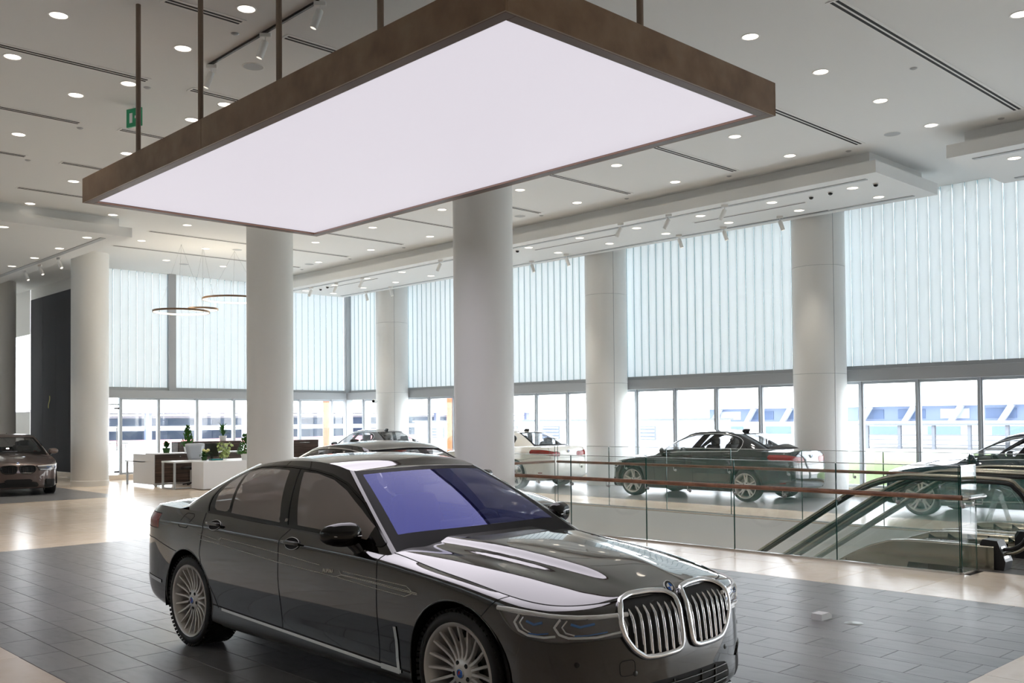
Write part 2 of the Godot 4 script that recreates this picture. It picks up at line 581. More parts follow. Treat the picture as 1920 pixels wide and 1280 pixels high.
func floor_tiles() -> void:
	var slab := MB.new()
	for q in [[-9.0, 11.06, -43.7, 12.0], [14.92, 20.9, -43.7, 12.0], [11.06, 14.92, -43.7, -14.3], [11.06, 14.92, -4.3, 12.0]]:
		slab.add(BB(q[0], q[1], -0.35, -0.012, q[2], q[3]))
	var fl := struct("floor", slab, M.grout)
	# zones of dark tile: (x0, x1, z0, z1)
	var zone := [2.37, 9.55, -14.6, -2.6]
	var bed := part("tile_bed", BB(zone[0], zone[1], -0.012, -0.0075, zone[2], zone[3]), M.grout_dark, fl)
	bed.set_meta("kind", "structure")
	# dark tiles in half bond, 0.305 x 0.61
	var list := []
	var cols := 24
	for i in cols:
		var x0: float = zone[0] + i * 7.18 / cols
		var z: float = zone[2] - (0.305 if i % 2 else 0.0)
		var j := 0
		while z < zone[3] - 0.01:
			var a := maxf(z, zone[2])
			var b := minf(z + 0.61, zone[3])
			if b - a > 0.02:
				list.append([x0 + 0.0015, x0 + 7.18 / cols - 0.0015, a + 0.0015, b - 0.0015, i, j])
			z += 0.61
			j += 1
	lay(list, "dark_tile", "grey_tile", fl, 300)
	# pale tiles, 0.885 square, cut round the dark zones and the stair well
	list = []
	var holes := [zone, [-2.0, 9.4, -36.0, -23.38], [16.53, 20.3, -43.0, 6.0], [11.06, 14.92, -14.3, -4.3], [11.46, 14.92, -4.6, -1.2]]
	var bx := 9.55 - 0.885 * 22
	var bz := -3.49 - 0.885 * 46
	for i in 37:
		for j in 64:
			var rects := [[bx + i * 0.885, bx + (i + 1) * 0.885, bz + j * 0.885, bz + (j + 1) * 0.885]]
			for h in holes:
				var left := []
				for r in rects:
					if r[1] <= h[0] or r[0] >= h[1] or r[3] <= h[2] or r[2] >= h[3]:
						left.append(r)
						continue
					if r[0] < h[0]:
						left.append([r[0], h[0], r[2], r[3]])
					if r[1] > h[1]:
						left.append([h[1], r[1], r[2], r[3]])
					var xa: float = maxf(r[0], h[0])
					var xb: float = minf(r[1], h[1])
					if r[2] < h[2]:
						left.append([xa, xb, r[2], h[2]])
					if r[3] > h[3]:
						left.append([xa, xb, h[3], r[3]])
				rects = left
			for r in rects:
				if r[1] - r[0] > 0.01 and r[3] - r[2] > 0.01 and r[1] < 20.9 and r[0] > -8.95 and r[3] < 12.0:
					list.append([r[0] + 0.0012, r[1] - 0.0012, r[2] + 0.0012, r[3] - 0.0012, i, j])
	lay(list, "pale_tile", "beige_tile", fl, 300)
	# far display strips, their tiles too fine to tell apart
	for q in [[-2.0, 9.4, -36.0, -23.38], [16.53, 20.3, -43.0, 6.0]]:
		var o := part("dark_tile_strip", BB(q[0] + 0.002, q[1] - 0.002, -0.0119, 0.0, q[2] + 0.002, q[3] - 0.002), M.grey_tile1, fl)
		o.set_meta("kind", "stuff")
	# service lids let into the dark tiles beside the sedan
	var lid := MB.new().lathe([Vector2(0, 0.003), Vector2(0.075, 0.003), Vector2(0.08, 0.0)], 24)
	var c := at_y(1601, 1168, 0.0)
	var o2 := one("floor_socket", lid, M.steel, "round steel floor socket lid set in the dark tiles", "floor socket")
	o2.position = c
	var c2 := at_y(1531, 1158, 0.0)
	var o3 := one("floor_wedge", MB.new().plate(PackedVector2Array([Vector2(-0.09, 0), Vector2(0.09, 0), Vector2(0.09, 0.03), Vector2(0.04, 0.055), Vector2(-0.09, 0.055)]), 0.10), M.plaster, "small white block lying on the dark floor tiles", "block")
	o3.position = c2
func lay(list: Array, called: String, look: String, parent: Node3D, most: int) -> void:
	# what shows largest first: nearest to the viewer inside the view
	for r in list:
		var c := Vector3((r[0] + r[1]) / 2, 0, (r[2] + r[3]) / 2) - EYE
		var d := c.dot(AHEAD)
		var px := 960.0 + FOCAL * c.dot(RIGHT) / maxf(d, 0.1)
		var py := 747.0 + FOCAL * c.dot(DOWN) / maxf(d, 0.1)
		r.append(d + (0.0 if d > 0.5 and px > -60 and px < 1980 and py < 1330 else 1000.0))
	list.sort_custom(func(a, b): return a[6] < b[6])
	var shapes := {}
	var rest := MB.new()
	for k in list.size():
		var r: Array = list[k]
		var w: float = r[1] - r[0]
		var d: float = r[3] - r[2]
		var c := Vector3((r[0] + r[1]) / 2, 0, (r[2] + r[3]) / 2)
		if k < most and r[6] < 1000.0:
			var key := "%.3f %.3f" % [w, d]
			if not shapes.has(key):
				shapes[key] = tile_shape(w, d)
			var o := part(called, shapes[key], M[look + str(absi(r[4] * 7 + r[5] * 13 + r[4] * r[5]) % 3)], parent)
			o.position = c
		else:
			rest.face([c + Vector3(-w / 2, 0, -d / 2), c + Vector3(w / 2, 0, -d / 2), c + Vector3(w / 2, 0, d / 2), c + Vector3(-w / 2, 0, d / 2)], Vector3.UP)
			for s in [-1.0, 1.0]:
				rest.quad(c + Vector3(-w / 2, 0, s * d / 2), c + Vector3(w / 2, 0, s * d / 2), c + Vector3(w / 2, -0.011, s * d / 2), c + Vector3(-w / 2, -0.011, s * d / 2), Vector3(0, 0, s))
				rest.quad(c + Vector3(s * w / 2, 0, -d / 2), c + Vector3(s * w / 2, 0, d / 2), c + Vector3(s * w / 2, -0.011, d / 2), c + Vector3(s * w / 2, -0.011, -d / 2), Vector3(s, 0, 0))
	if rest.v.size():
		var o := part(called + "_field", rest, M[look + "0"], parent)
		o.set_meta("kind", "stuff")

# one run of channel glass: shallow U profiles side by side, the seams showing the greenish edge
func channel(parent: Node3D, from: Vector3, along: Vector3, inward: Vector3, count: int, y0: float, y1: float) -> void:
	var w := 0.251
	var xf := Transform3D(Basis(along, Vector3.UP, along.cross(Vector3.UP)), Vector3.ZERO)
	var h := y1 - y0
	var m := MB.new()
	var s := 1.0 if xf.basis.z.dot(inward) > 0 else -1.0
	m.box(xf.basis * Vector3(w / 2, h / 2, s * 0.03), Vector3(w - 0.022, h, 0.007), 0.0, xf.basis)
	var sh := m.made()
	var e := MB.new()
	e.box(xf.basis * Vector3(0.0, h / 2, s * 0.0), Vector3(0.010, h, 0.07), 0.0, xf.basis)
	var eh := e.made()
	for k in count:
		var o := part("glass_channel", sh, M.channel_glass, parent)
		o.position = from + along * (k * w) + Vector3(0, y0, 0)
		var o2 := part("channel_edge", eh, M.channel_edge, parent)
		o2.position = from + along * (k * w) + Vector3(0, y0, 0)
func right_front() -> void:
	var X := 20.55
	# sill, header beam, glass
	struct("trim_4", BB(X - 0.2, X + 0.3, -0.3, 0.19, -30.7, 12.0), M.beige_tile2)
	struct("trim_5", BB(X - 0.16, X + 0.25, 2.545, 2.81, -30.4, 12.0, 0.01), M.header)
	var w := struct("wall_right", BB(X + 0.02, X + 0.2, 2.81, 2.90, -30.4, 12.0), M.header)
	channel(w, Vector3(X + 0.06, 0, -30.3), Vector3(0, 0, 1), Vector3(-1, 0, 0), 168, 2.90, CEIL)
	var z := -29.45
	var n := 2
	while z < 11.0:
		var a := z
		var b := z + 1.278
		var o := Node3D.new()
		o.name = "window_%d" % n
		o.set_meta("kind", "structure")
		add_child(o)
		o.position = Vector3(X, 0, a)
		part("mullion", BB(-0.06, 0.08, 0.19, 2.545, -0.032, 0.032, 0.004), M.mullion, o)
		part("mullion_cap", BB(-0.02, 0.06, 0.19, 2.545, 0.033, 0.06), M.header, o)
		part("sill_rail", BB(-0.03, 0.05, 0.19, 0.25, 0.06, 1.245), M.mullion, o)
		part("head_rail", BB(-0.03, 0.05, 2.49, 2.545, 0.06, 1.245), M.mullion, o)
		part("window_pane", BB(0.01, 0.02, 0.25, 2.49, 0.06, 1.246), M.pane, o)
		z += 1.278
		n += 1
	taken["window"] = n

func back_front() -> void:
	var Z := -30.45
	struct("trim_6", BB(11.56, 20.3, -0.3, 0.16, -30.75, -30.22, 0.004), M.beige_tile2)
	struct("trim_7", BB(11.56, 20.38, 2.56, 2.81, Z - 0.25, Z + 0.16, 0.01), M.header)
	var w := struct("wall_far", BB(11.56, 20.38, 2.81, 2.90, Z - 0.2, Z - 0.02), M.header)
	channel(w, Vector3(11.58, 0, Z - 0.06), Vector3(1, 0, 0), Vector3(0, 0, 1), 35, 2.90, CEIL)
	# steel post that splits the channel glass, and the corner post
	struct("trim_8", BB(13.60, 13.84, 2.81, CEIL, Z - 0.1, Z + 0.08, 0.01), M.header)
	struct("trim_9", BB(20.38, 20.68, 0.0, CEIL, Z - 0.1, Z + 0.12, 0.01), M.header)
	struct("trim_10", BB(11.48, 11.57, 0.0, CEIL, -30.75, -30.40), M.white_paint)
	var xs := [12.05, 13.27, 14.57, 15.90, 17.19, 18.47, 19.82, 20.38]
	for k in xs.size() - 1:
		var o := Node3D.new()
		o.name = "window_%d" % (taken["window"] + k)
		o.set_meta("kind", "structure")
		add_child(o)
		o.position = Vector3(xs[k], 0, Z)
		var wd: float = xs[k + 1] - xs[k]
		part("mullion", BB(-0.045, 0.045, 0.16, 2.56, -0.08, 0.06, 0.004), M.mullion, o)
		part("sill_rail", BB(0.046, wd - 0.046, 0.16, 0.22, -0.05, 0.03), M.mullion, o)
		part("head_rail", BB(0.046, wd - 0.046, 2.50, 2.56, -0.05, 0.03), M.mullion, o)
		part("window_pane", BB(0.046, wd - 0.046, 0.22, 2.50, -0.02, -0.01), M.pane, o)
	# glazed way out beside the felt wall
	var d := Node3D.new()
	d.name = "door_1"
	d.set_meta("kind", "structure")
	add_child(d)
	d.position = Vector3(11.5, 0, Z)
	part("door_leaf", BB(0.10, 0.495, 0.20, 2.32, -0.02, -0.008), M.pane, d)
	part("door_rail", BB(0.08, 0.50, 2.33, 2.37, -0.04, 0.02), M.mullion, d)
	part("transom_pane", BB(0.08, 0.50, 2.38, 2.56, -0.02, -0.01), M.pane, d)
	part("pull_handle", MB.new().tube(PackedVector3Array([Vector3(0.42, 0.9, 0.06), Vector3(0.42, 1.7, 0.06)]), 0.018, 8), M.steel, d)
	part("hinge", BB(0.36, 0.50, 2.20, 2.25, -0.02, 0.03), M.black_plastic, d)
	part("hinge", BB(0.36, 0.50, 0.22, 0.27, -0.02, 0.03), M.black_plastic, d)

func soffits() -> void:
	# dropped ceilings: a slab on a set-back neck, with coves and slots let in
	var list := [["trim_11", [16.69, 19.34, -28.9, -8.0]], ["trim_12", [16.72, 19.34, -6.76, 11.9]], ["trim_13", [-6.0, 9.26, -36.0, -22.7]]]
	for q in list:
		var r: Array = q[1]
		var o := struct(q[0], BB(r[0], r[1], SOF, SOF + 0.225, r[2], r[3]), M.plaster)
		part("neck", BB(r[0] + 0.22, r[1] - 0.22, SOF + 0.225, CEIL, r[2] + 0.22, r[3] - 0.22), M.plaster, o)
		if q[0] == "trim_13":
			part("cove_strip", BB(r[1] - 0.55, r[1] - 0.42, SOF - 0.012, SOF, r[2] + 0.3, r[3] - 0.5), M.header, o)
		else:
			for x in [r[0] + 0.32, r[1] - 0.34]:
				part("cove_strip", BB(x, x + 0.09, SOF - 0.012, SOF, r[2] + 0.3, r[3] - 0.35), M.header, o)

func downlight(p: Vector3, label: String, group: String, beam := true) -> void:
	if not M.has("dl"):
		var t0 := Node3D.new()
		part("trim_ring", MB.new().lathe([Vector2(0.100, 0.0), Vector2(0.102, -0.004), Vector2(0.118, -0.006), Vector2(0.122, 0.0)], 28), M.white_paint, t0)
		part("lamp_disc", MB.new().lathe([Vector2(0.0, -0.002), Vector2(0.099, -0.002)], 28), M.lit_down, t0)
		M["dl"] = t0
	var t: Node3D = M["dl"].duplicate()
	t.name = numbered("recessed_downlight")
	add_child(t)
	t.position = p
	tag(t, label, "downlight", group)
	if not beam:
		return
	var s := SpotLight3D.new()
	s.name = "down_glow"
	s.light_color = Color(1.0, 0.96, 0.91)
	s.light_energy = 2.2
	s.light_size = 0.09
	s.spot_angle = 30.0
	s.spot_range = 30.0
	s.spot_attenuation = 2.0
	s.spot_angle_attenuation = 0.6
	s.shadow_enabled = true
	s.rotation.x = -PI / 2
	s.position = Vector3(0, -0.03, 0)
	t.add_child(s)
func spot_head(p: Vector3, yaw: float, tilt: float, label: String, group: String, lit := true) -> void:
	var t := thing("track_spotlight", label, "spotlight", p, yaw, group)
	part("track_adapter", BB(-0.02, 0.02, -0.05, 0.0, -0.07, 0.07, 0.004), M.white_paint, t)
	part("stem", MB.new().tube(PackedVector3Array([Vector3(0, -0.05, 0), Vector3(0, -0.13, 0)]), 0.008, 8), M.white_paint, t)
	var b := Basis(Vector3.RIGHT, tilt)
	var c := part("lamp_can", MB.new().lathe([Vector2(0, 0.0), Vector2(0.040, 0.0), Vector2(0.045, -0.01), Vector2(0.045, -0.22), Vector2(0.036, -0.225), Vector2(0.034, -0.20)], 16, Transform3D(b, Vector3(0, -0.10, 0))), M.white_paint, t)
	part("lamp_face", MB.new().lathe([Vector2(0, -0.2), Vector2(0.034, -0.2)], 16, Transform3D(b, Vector3(0, -0.10, 0))), M.lit_spot if lit else M.satin_chrome, c)

func ceiling_fittings() -> void:
	var gl := "round recessed downlight glowing in the grey ceiling"
	for p in [[110, 29], [462, 17], [23.5, 106.5], [343, 91], [241, 157], [142.4, 178.4], [35, 252], [360, 224.7], [238, 288], [138, 340], [56.4, 381.6], [421.6, 196], [211.6, 402.8], [351, 422], [265.4, 451.2], [385.6, 466], [311.7, 487.8], [418.2, 499.2], [591.6, 454.3], [597.4, 491.4], [698.8, 426.4], [695.4, 468.3], [828.8, 393], [806.4, 443.3], [975, 356], [1082, 380], [1156, 310], [1266, 341], [1378, 256], [1481, 292], [1407, 69], [1539, 135], [1651, 189], [1746, 235], [1913, 27]]:
		downlight(at_y(p[0], p[1], CEIL), gl, "downlights in the main ceiling", not (p[0] in [56.4, 211.6]))
	for p in [[6.7, 425.3], [163.6, 445.2], [111.5, 465.7], [64.8, 483.5], [22.5, 498.9]]:
		downlight(at_y(p[0], p[1], SOF), "round downlight set in the dropped ceiling beside the felt wall", "downlights in the dropped ceiling by the felt wall")
	for p in [[1598.7, 352.5], [1647.6, 369.5], [1447.3, 379.6], [1498.3, 394.5], [1313.4, 404.6], [1366.5, 417.3], [1193.8, 427.4], [1248.6, 438], [1087, 446], [1142.8, 456.6], [991.4, 464], [1046.7, 473.6], [754, 510], [808, 517], [688, 522], [742, 529], [627.7, 534.7], [681, 539.5], [572.7, 545], [625, 550]]:
		downlight(at_y(p[0], p[1], SOF), "round downlight set in the long dropped ceiling along the window front", "downlights in the long dropped ceiling")
	downlight(at_y(1901.9, 296.5, SOF), "round downlight in the short dropped ceiling at the window front", "downlights in the short dropped ceiling")
	# further lamps of the same grid behind the viewer
	for x in [1.2, 5.0, 8.8]:
		for z in [1.0, 5.0]:
			downlight(Vector3(x, CEIL, z), gl, "downlights in the main ceiling")
	# slot diffusers
	for q in [[0, 85.7, 278.8, 151.2], [0, 200.5, 151.2, 230.8], [0, 284, 50, 293], [305, 0, 455, 43], [534, 67, 700, 118], [352.7, 168, 520, 206], [220, 243.5, 380, 273], [112.5, 304, 240, 325], [26.9, 352.7, 230, 380], [277, 433, 480, 459], [205, 461.3, 480, 491], [1563.4, 0, 1909.1, 205.6], [1440, 199, 1612.7, 270.2], [1200, 265, 1379, 320.6], [1000, 320, 1181.6, 363], [880, 371, 1014, 399], [731, 406, 860, 428], [600, 434, 757, 458], [530, 465, 653.5, 481], [480, 490, 564, 501]]:
		var a := at_y(q[0], q[1], CEIL)
		var b := at_y(q[2], q[3], CEIL)
		var x0 := a.x
		var x1 := b.x
		if q[0] == 0:
			x0 = b.x - 4.2
		var t := thing("slot_diffuser", "long white ceiling slot with two dark air gaps", "air vent", Vector3(x0, CEIL, b.z), 0.0, "slot diffusers in the main ceiling")
		var l := x1 - x0
		part("frame", BB(0, l, -0.008, 0, -0.10, 0.10, 0.002), M.white_paint, t)
		part("air_gap", BB(0.03, l - 0.03, -0.0095, -0.0075, -0.055, -0.015), M.slot_black, t)
		part("air_gap", BB(0.03, l - 0.03, -0.0095, -0.0075, 0.015, 0.055), M.slot_black, t)
	for q in [[1310, 420, 1490, 372, 0], [690, 505, 850, 488, 0], [985, 466, 1135, 434, 1], [1345, 424, 1548, 391, 1], [1060, 480, 1212, 450, 1], [597, 538, 690, 519, 1]]:
		var a := at_y(q[0], q[1], SOF)
		var b := at_y(q[2], q[3], SOF)
		var t := thing("narrow_diffuser", "narrow dark air slot in the long dropped ceiling", "air vent", Vector3(clampf(a.x + (0.32 if q[4] else -0.2), 17.1, 19.1), SOF, minf(a.z, b.z)), 0.0, "narrow slots in the long dropped ceiling")
		var l := absf(b.z - a.z)
		part("frame", BB(-0.06, 0.06, -0.006, 0, 0, l, 0.002), M.white_paint, t)
		part("air_gap", BB(-0.02, 0.02, -0.0075, -0.0055, 0.03, l - 0.03), M.slot_black, t)
	# sprinkler roses, speakers, detectors
	for p in [[276, 164], [150, 240], [52, 300], [441, 63], [1713, 128], [1877, 222], [1591, 283], [1367, 330], [1175, 372], [1015, 404], [757, 464], [656, 485], [566, 505]]:
		var o := one("sprinkler_rose", MB.new().lathe([Vector2(0, -0.018), Vector2(0.03, -0.016), Vector2(0.05, -0.004), Vector2(0.052, 0)], 16), M.header, "small grey sprinkler rose under the main ceiling", "sprinkler", "sprinkler roses in the main ceiling")
		o.position = at_y(p[0], p[1], CEIL)
	for p in [[475, 125], [1673, 251], [975, 405], [445, 468], [580, 495], [345, 495]]:
		var t := thing("ceiling_speaker", "round grey loudspeaker grille flush with the main ceiling", "speaker", at_y(p[0], p[1], CEIL), 0.0, "loudspeakers in the main ceiling")
		part("rim", MB.new().lathe([Vector2(0.135, -0.005), Vector2(0.15, -0.004), Vector2(0.152, 0)], 28), M.white_paint, t)
		part("grille", MB.new().lathe([Vector2(0, -0.003), Vector2(0.134, -0.004)], 28), M.header, t)
	for p in [[1521, 368], [1557, 360], [1642, 344], [601, 541], [614, 537], [970, 469]]:
		var t := thing("dome_camera", "small dark dome camera under the long dropped ceiling", "camera", at_y(p[0], p[1], SOF), 0.0, "dome cameras under the dropped ceiling")
		part("mount", MB.new().lathe([Vector2(0, -0.02), Vector2(0.05, -0.02), Vector2(0.055, 0)], 16), M.white_paint, t)
		part("dome", MB.new().lathe([Vector2(0.045, -0.021), Vector2(0.04, -0.045), Vector2(0.02, -0.06), Vector2(0, -0.063)], 16), M.black_gloss, t)
	# track with spots near the canopy, spots under the dropped ceilings
	var ta := at_y(598, 0, CEIL)
	var tb := at_y(390, 121, CEIL)
	one("light_track", BB(-0.018, 0.018, -0.03, 0.0, 0.0, ta.distance_to(tb), 0.003), M.black_plastic, "thin dark lighting track fixed to the ceiling beside the canopy", "track").position = Vector3(tb.x, CEIL, tb.z)
	for q in [[396, 117], [498, 58], [606, 0]]:
		var p := at_y(q[0], q[1], CEIL)
		spot_head(Vector3(tb.x + (p.z - tb.z) * 0.0, CEIL - 0.03, p.z), 0.9, 0.35, "white cylinder spotlight on the thin dark track near the canopy", "spots on the thin dark track")
	for q in [[1164, 418], [1254, 402], [1359, 384], [826, 487], [679, 520], [631, 530], [584, 538]]:
		spot_head(at_y(q[0], q[1], SOF), 0.5, 0.45, "white cylinder spotlight on the room side of the long dropped ceiling", "spots on the room side of the long dropped ceiling", false)
	for q in [[1273, 440], [1357, 425], [1462, 405], [1062, 476], [997, 489], [732, 537], [686, 546]]:
		spot_head(at_y(q[0], q[1], SOF), 0.5, -0.3, "white cylinder spotlight on the window side of the long dropped ceiling", "spots on the window side of the long dropped ceiling")
	for q in [[110, 483], [75, 496], [48, 507]]:
		spot_head(at_y(q[0], q[1], SOF), 0.3, -0.6, "white cylinder spotlight aimed at the felt wall", "spots aimed at the felt wall")
	# exit sign hung among the slots
	var e := thing("exit_sign", "small green and white exit sign hanging from the ceiling", "sign", at_y(252, 196, CEIL), 0.35)
	part("hanger", BB(-0.02, 0.02, -0.06, 0.0, -0.01, 0.01), M.white_paint, e)
	part("panel", BB(-0.02, 0.02, -0.34, -0.06, -0.15, 0.15, 0.004), M.exit_green, e)
	part("running_figure", BB(-0.0225, -0.0205, -0.28, -0.13, -0.08, -0.02), M.emblem_white, e)
	part("arrow", MB.new().plate(PackedVector2Array([Vector2(-0.04, -0.02), Vector2(0.0, -0.02), Vector2(0.0, -0.05), Vector2(0.05, 0.0), Vector2(0.0, 0.05), Vector2(0.0, 0.02), Vector2(-0.04, 0.02)]), 0.002, Transform3D(Basis(Vector3(0, 0, 1), Vector3.UP, Vector3(-1, 0, 0)), Vector3(-0.0205, -0.20, 0.07))), M.emblem_white, e)
	# ring lights hung over the reception
	for q in [[340, 586, 0.72, 4.30], [381, 581, 0.38, 4.28], [440, 563, 0.86, 4.62]]:
		var r: float = q[2]
		var p := at_z(q[0], q[1], -25.0)
		var t := thing("ring_light", "thin glowing ring lamp of %s hung over the reception desks" % ["middling size", "the smallest size", "the largest size"][[340, 381, 440].find(q[0])], "pendant light", p)
		part("ring_body", MB.new().lathe([Vector2(r, 0.0), Vector2(r + 0.02, 0.0), Vector2(r + 0.02, 0.05), Vector2(r, 0.05), Vector2(r, 0.0)], 48, Transform3D(), true), M.bronze, t)
		part("ring_glow", MB.new().lathe([Vector2(r - 0.004, 0.002), Vector2(r - 0.012, 0.005), Vector2(r - 0.012, 0.045), Vector2(r - 0.004, 0.048)], 48, Transform3D(), true), M.lit_ring, t)
		for k in 3:
			var an := TAU * k / 3.0
			part("suspension_wire", MB.new().tube(PackedVector3Array([Vector3(cos(an) * r, 0.05, sin(an) * r), Vector3(0, CEIL - p.y - 0.03, 0)]), 0.003, 4), M.steel, t)
		var l := OmniLight3D.new()
		l.name = "ring_light_glow"
		l.light_color = Color(1.0, 0.93, 0.82)
		l.light_energy = 0.4
		l.light_size = r * 0.5
		l.omni_range = 30.0
		l.omni_attenuation = 2.0
		l.shadow_enabled = true
		l.position = Vector3(0, 0.02, 0)
		t.add_child(l)

func columns_all() -> void:
	var rows := [
		["round white column between the felt wall and the desks", 10.3, -28.2, 0.5],
		["round white column behind the boot of the black sedan", 10.35, -18.22, 0.478],
		["thick round white column behind the windscreen of the black sedan", 10.35, -11.51, 0.478],
		["white clad column at the glass front behind the slate saloon", 19.95, -26.90, 0.552],
		["white clad column at the glass front between the white and black saloons", 19.95, -17.22, 0.565],
		["white clad column at the glass front behind the boot of the black saloon", 19.95, -10.94, 0.575],
		["round white column beyond the bronze saloon, beside the felt wall", 9.95, -35.8, 0.62]]
	for q in rows:
		var r: float = q[3]
		var t := thing("column", q[0], "column", Vector3(q[1], 0, q[2]))
		var front: bool = q[1] > 15
		if front:
			# cladding in rings with narrow joints
			var ys := [0.0, 2.72, 5.1, CEIL]
			for k in 3:
				part("cladding_ring", MB.new().lathe([Vector2(r - 0.006, ys[k]), Vector2(r, ys[k] + 0.004), Vector2(r, ys[k + 1] - 0.010), Vector2(r - 0.006, ys[k + 1] - 0.006)], 56, Transform3D(), true), M.column, t)
			part("core", MB.new().lathe([Vector2(r - 0.008, 0), Vector2(r - 0.008, CEIL)], 40), M.header, t)
			part("joint", BB(-0.004, 0.004, 0, CEIL, -0.004, 0.004), M.header, t).position = Vector3(-r * 0.47, 0, r * 0.885)
		else:
			part("shaft", MB.new().lathe([Vector2(r, 0.16), Vector2(r, CEIL)], 64), M.column, t)
			part("foot", MB.new().lathe([Vector2(r + 0.012, 0.0), Vector2(r + 0.012, 0.15), Vector2(r, 0.16)], 64, Transform3D(), true), M.column, t)
	# camera on the far clad column
	var c := at_z(704, 752, -26.75)
	var s := thing("wall_camera", "small white security camera on the clad column above the slate saloon", "camera", c, 0.6)
	part("bracket", MB.new().tube(PackedVector3Array([Vector3(0.12, 0.0, 0), Vector3(0.0, 0.0, 0)]), 0.03, 8), M.white_paint, s)
	part("camera_body", MB.new().lathe([Vector2(0, 0.0), Vector2(0.06, 0.01), Vector2(0.06, 0.2), Vector2(0, 0.21)], 12, Transform3D(Basis(Vector3(0, 0, 1), PI / 2), Vector3(0.0, 0, 0))), M.white_paint, s)
	part("camera_lens", MB.new().lathe([Vector2(0, 0.212), Vector2(0.045, 0.208)], 12, Transform3D(Basis(Vector3(0, 0, 1), PI / 2), Vector3(0.0, 0, 0))), M.black_gloss, s)

func glass_run(t: Node3D, a: Vector3, b: Vector3, joints: Array) -> void:
	# joints are shares of the way from a to b; each sheet of glass is a part with its own bright edges
	var d := (b - a)
	var l := d.length()
	d /= l
	for k in joints.size() - 1:
		var p: Vector3 = a + d * (l * joints[k] + 0.006)
		var q: Vector3 = a + d * (l * joints[k + 1] - 0.006)
		var o := part("glass_sheet", MB.new().bar(p + Vector3(0, 0.61, 0), q + Vector3(0, 0.61, 0), 0.014, 1.18), M.rail_glass, t)
		part("polished_edge", MB.new().bar(p + Vector3(0, 1.204, 0), q + Vector3(0, 1.204, 0), 0.016, 0.010), M.satin_chrome, o)
		for e in [p - d * 0.003, q + d * 0.003]:
			part("polished_edge", B(e + Vector3(0, 0.61, 0), Vector3(0.014, 1.18, 0.005) if absf(d.z) > 0.5 else Vector3(0.005, 1.18, 0.014)), M.glass_edge, o)
	part("base_shoe", MB.new().bar(a + Vector3(0, 0.012, 0), b + Vector3(0, 0.012, 0), 0.05, 0.024), M.satin_chrome, t)
func rail_bracket(t: Node3D, at: Vector3, to: Vector3) -> void:
	# a rose on the glass, an arm out of it and up to the rail
	var k := part("bracket", MB.new().tube(PackedVector3Array([at, at + to * 0.6, at + to, at + to + Vector3(0, 0.03, 0), at + to + Vector3(0, 0.075, 0)]), 0.006, 8), M.steel, t)
	var b := Basis(Quaternion(Vector3.UP, to.normalized()))
	part("rose", MB.new().lathe([Vector2(0, 0.012), Vector2(0.022, 0.010), Vector2(0.026, 0.0)], 14, Transform3D(b, at)), M.steel, k)
func well_and_glass() -> void:
	struct("wall_well_far", BB(14.90, 15.12, -5.0, -0.02, -14.5, 1.0), M.white_paint)
	struct("wall_well_near", BB(10.9, 11.08, -5.0, -0.02, -14.5, 1.0), M.white_paint)
	struct("wall_well_left", BB(11.08, 14.90, -5.0, -0.02, -14.5, -14.28), M.white_paint)
	struct("wall_well_right", BB(11.06, 14.92, -5.0, -0.02, -1.0, -0.8), M.white_paint)
	struct("floor_lower", BB(10.9, 15.1, -5.2, -5.0, -14.5, 1.0), M.beige_tile0)
	var t := thing("glass_balustrade", "frameless green glass balustrade with a wooden rail behind the black sedan", "balustrade")
	glass_run(t, Vector3(11.03, 0, -14.3), Vector3(11.03, 0, -4.39), [0.0, 0.108, 0.257, 0.407, 0.556, 0.705, 0.852, 1.0])
	glass_run(t, Vector3(11.045, 0, -4.38), Vector3(11.47, 0, -4.38), [0.0, 1.0])
	part("handrail", MB.new().tube(PackedVector3Array([Vector3(10.965, 0.857, -14.3), Vector3(10.965, 0.857, -4.33)]), 0.029, 14), M.rail_wood, t)
	part("rail_end", MB.new().tube(PackedVector3Array([Vector3(10.965, 0.857, -4.33), Vector3(11.0, 0.857, -4.27), Vector3(11.4, 0.857, -4.26)]), 0.0285, 14), M.satin_chrome, t)
	for k in 14:
		rail_bracket(t, Vector3(11.022, 0.765, -13.9 + k * 0.735), Vector3(-0.057, 0, 0))
	rail_bracket(t, Vector3(11.12, 0.765, -4.372), Vector3(0, 0, 0.11))
	rail_bracket(t, Vector3(11.35, 0.765, -4.372), Vector3(0, 0, 0.11))
	var f := thing("glass_balustrade", "frameless green glass balustrade on the far side of the escalator well", "balustrade")
	glass_run(f, Vector3(14.95, 0, -14.3), Vector3(14.95, 0, -4.4), [0.0, 0.145, 0.291, 0.437, 0.58, 0.725, 0.86, 1.0])
	part("handrail", MB.new().tube(PackedVector3Array([Vector3(14.885, 0.87, -14.25), Vector3(14.885, 0.87, -4.45)]), 0.027, 12), M.rail_wood, f)
	var e := thing("glass_balustrade", "frameless green glass balustrade across the closed end of the escalator well", "balustrade")
	glass_run(e, Vector3(11.06, 0, -14.36), Vector3(14.93, 0, -14.36), [0.0, 0.33, 0.66, 1.0])
	part("handrail", MB.new().tube(PackedVector3Array([Vector3(11.1, 0.87, -14.30), Vector3(14.85, 0.87, -14.30)]), 0.027, 12), M.rail_wood, e)
	for k in 8:
		rail_bracket(f, Vector3(14.942, 0.78, -13.6 + k * 1.2), Vector3(-0.057, 0, 0))

